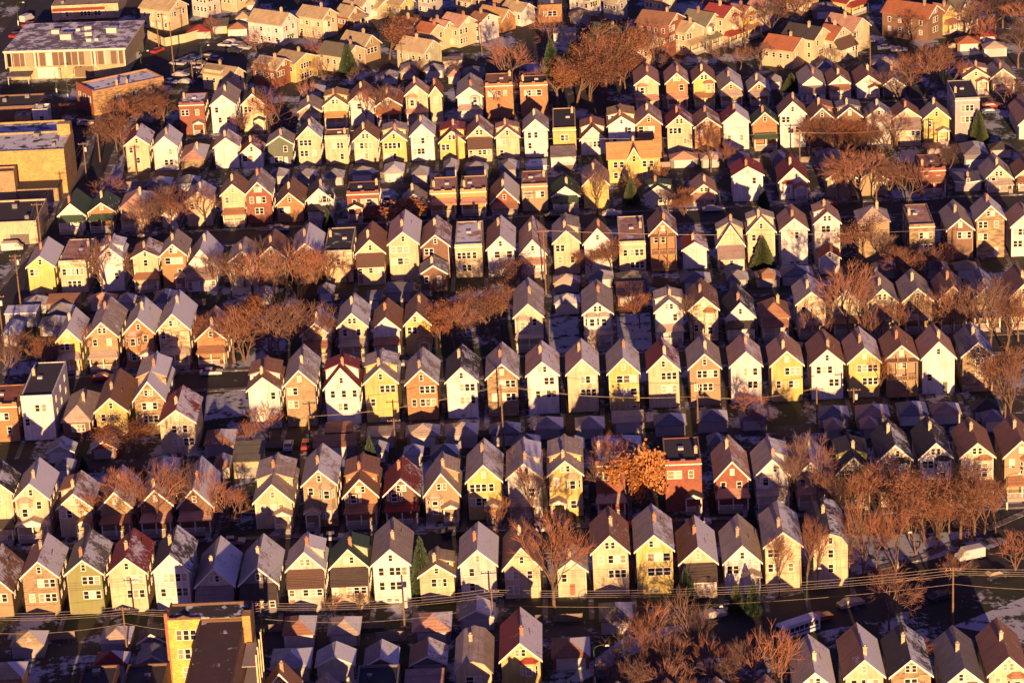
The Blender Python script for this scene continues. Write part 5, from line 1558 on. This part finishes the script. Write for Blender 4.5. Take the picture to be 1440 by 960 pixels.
car(1400, 812, 25, 'car', DK, 'black car on the near side of the curved road at the right edge'); car(1002, 868, 20, 'car', SV, 'silver car parked behind the green lamp among bare trees')
car(870, 925, 95, 'car', DK, 'dark car parked in the snowy yard beside the bare tree'); car(846, 948, 95, 'car', BL, 'dark car parked by the green lamp at the bottom')
car(1000, 938, 20, 'car', WH, 'pale car below bare branches at the bottom, lower right of middle'); car(1345, 68, 0, 'car', TN, 'tan car in the far right driveway')
car(18, 352, 5, 'van', WH, 'white van parked beside the cream commercial building at the left', None); car(406, 630, 90, 'car', SV, 'silver car parked in the alley gap beside the red one'); car(431, 628, 90, 'car', RD, 'bright red car parked beside the utility pole in the alley gap')
car(1246, 70, 0, 'car', WH, 'white car parked in front of the large dark brown house'); car(1264, 73, 0, 'car', SV, 'silver car right of the white one by the large dark brown house')
car(38, 30, 65, 'van', WH, 'white van driving on the road in the top left corner', None); car(40, 37, 65, 'car', RD, 'red car right behind the white van, top left corner'); car(22, 52, 65, 'car', RD, 'red car beside the school on the top left road')
car(120, 176, 10, 'car', SV, 'silver car parked near the corner below the brick shop building'); car(103, 174, 15, 'car', BL, 'dark blue car left of the silver one near the brick shop building')
car(190, 84, 75, 'van', WH, 'white van parked at the right end of the school', None); car(222, 74, 60, 'car', RD, 'red car by the entrance of the parking area'); car(1394, 152, 0, 'car', RD, 'red car parked beside the tall grey building'); car(1393, 160, 0, 'car', BL, 'blue car parked next to the red one beside the tall grey building')
car(544, 284, 95, 'car', SV, 'silver car in the snowy drive right of the red brick flat'); car(752, 244, 90, 'car', DK, 'black car on the snowy lot behind the flat tan building')
lot = [(326, 62), (334, 66), (342, 70), (318, 66), (330, 74), (250, 92), (262, 88), (272, 84), (280, 92), (292, 82), (302, 86), (268, 104), (280, 100), (254, 108), (290, 112), (318, 104), (240, 118), (262, 118)]
lot.sort()
for i, (x, y) in enumerate(lot): car(x, y, rnd.choice((-25, -20, 155)), 'car', rnd.choice((WH, DK, BL, SV, TN, DK)), f'{ORD[i + 1]} from left of the cars in the parking area', 'cars in the parking area')
sc = [(4, x) for x in (150, 235, 300, 560, 700, 935, 1110, 1290)] + [(2, x) for x in (60, 130, 330, 470, 640, 760, 900, 980)] + [(6, x) for x in (210, 395, 560, 780, 860, 1000, 1160)]
for i, (k, x) in enumerate(sc):
    i = sum(1 for q in sc if q[0] == k and q[1] < x)
    gl = rowgl(k); X = xat(x, gl(0)); y = proj((X, gl(X) - 6.2, 0)); car(y[0], y[1], 0, 'car', rnd.choice((WH, DK, BL, SV, RD, TN)), f'{ORD[i + 1]} from left of the kerbside cars in front of the {ROWS[k][0]}', 'cars parked along the residential kerbs')
bus = [o for o in scn.objects if o.name.startswith('shuttle_bus')][0]
bus.scale = (.82, .85, .9)
for s in (-1, 1): m = MB(); m.box(-4.3, 4.2, s * 1.262 - .008, s * 1.262 + .008, .95, 1.3); build(m, 'stripe', M['paint'], bus, color=(.03, .06, .25))
# the street the photograph is taken over goes on below its lower edge; its house row shades the lots in the picture
x = -112.0; i = 0
while x < 62:
    px = proj((x, 414, 0))[0]
    if not (205 < px < 330) and px < 1105:
        o = house(x, 400.5, 6.3, 13, 7.4 + rnd.uniform(-.5, .3), 10.4 + rnd.uniform(-.5, .1), rnd.choice(['cream', 'white', 'tan']), rnd.choice(['grey', 'brown']), .4, 'A1 Ur2 Ml2')
        tag(o, 'house of the row just below the lower edge of the photograph', 'house', 'houses below the lower edge')
    x += 7.6
# ------------------------------------------------------------------ fences
def fence(pts, h, c, lab):
    root = None; P_ = [Vector((*G2(*p), 0)) for p in pts]; root = link('board_fence', None, None, P_[0])
    for a, b in zip(P_, P_[1:]):
        d = b - a; n = max(1, int(d.length / 2.4)); m = MB(); an = math.atan2(d.y, d.x)
        k = int(d.length / .2)
        for i in range(k): m.box(i * .2, i * .2 + .17, -.02, .02, .05, h)
        m.box(0, d.length, .021, .07, h * .3, h * .3 + .1); m.box(0, d.length, .021, .07, h * .8, h * .8 + .1)
        build(m, 'boards', M['paint'], root, a - P_[0], an, c)
        for i in range(n + 1):
            m = MB(); m.box(-.06, .06, .071, .19, 0, h + .1); build(m, 'post', M['wood'], root, a - P_[0] + d * (i / n), an)
    tag(root, lab, 'fence', 'board fences')
fence([(208, 55), (232, 66), (262, 60), (282, 54)], 2.6, (.66, .54, .34), 'cream board fence round the yard beside the parking area')
fence([(529, 902), (573, 900)], 1.8, (.3, .24, .2), 'grey-brown board fence between garages at the bottom')
fi = 0
for k, off in ((1, -9.5), (3, -10.0), (5, -11.5), (7, -12.5)):
    gl = rowgl(k); FN = []
    for i in range(9):
        x = rnd.uniform(160, 1380) if k > 1 else rnd.uniform(60, 800); X = xat(x, gl(0)); fi += 1; a = proj((X, gl(X) + off, 0)); b = proj((X + rnd.choice((5, 7)), gl(X) + off, 0))
        FN.append((a[0], a, b))
    for i, (x, a, b) in enumerate(sorted(FN)): fence([a, b], 1.4, rnd.choice([(.22, .17, .13), (.28, .22, .17), (.15, .12, .10)]), f'{ORD[i + 1]} from left of the low fences in yards below the {ROWS[k][0]}')
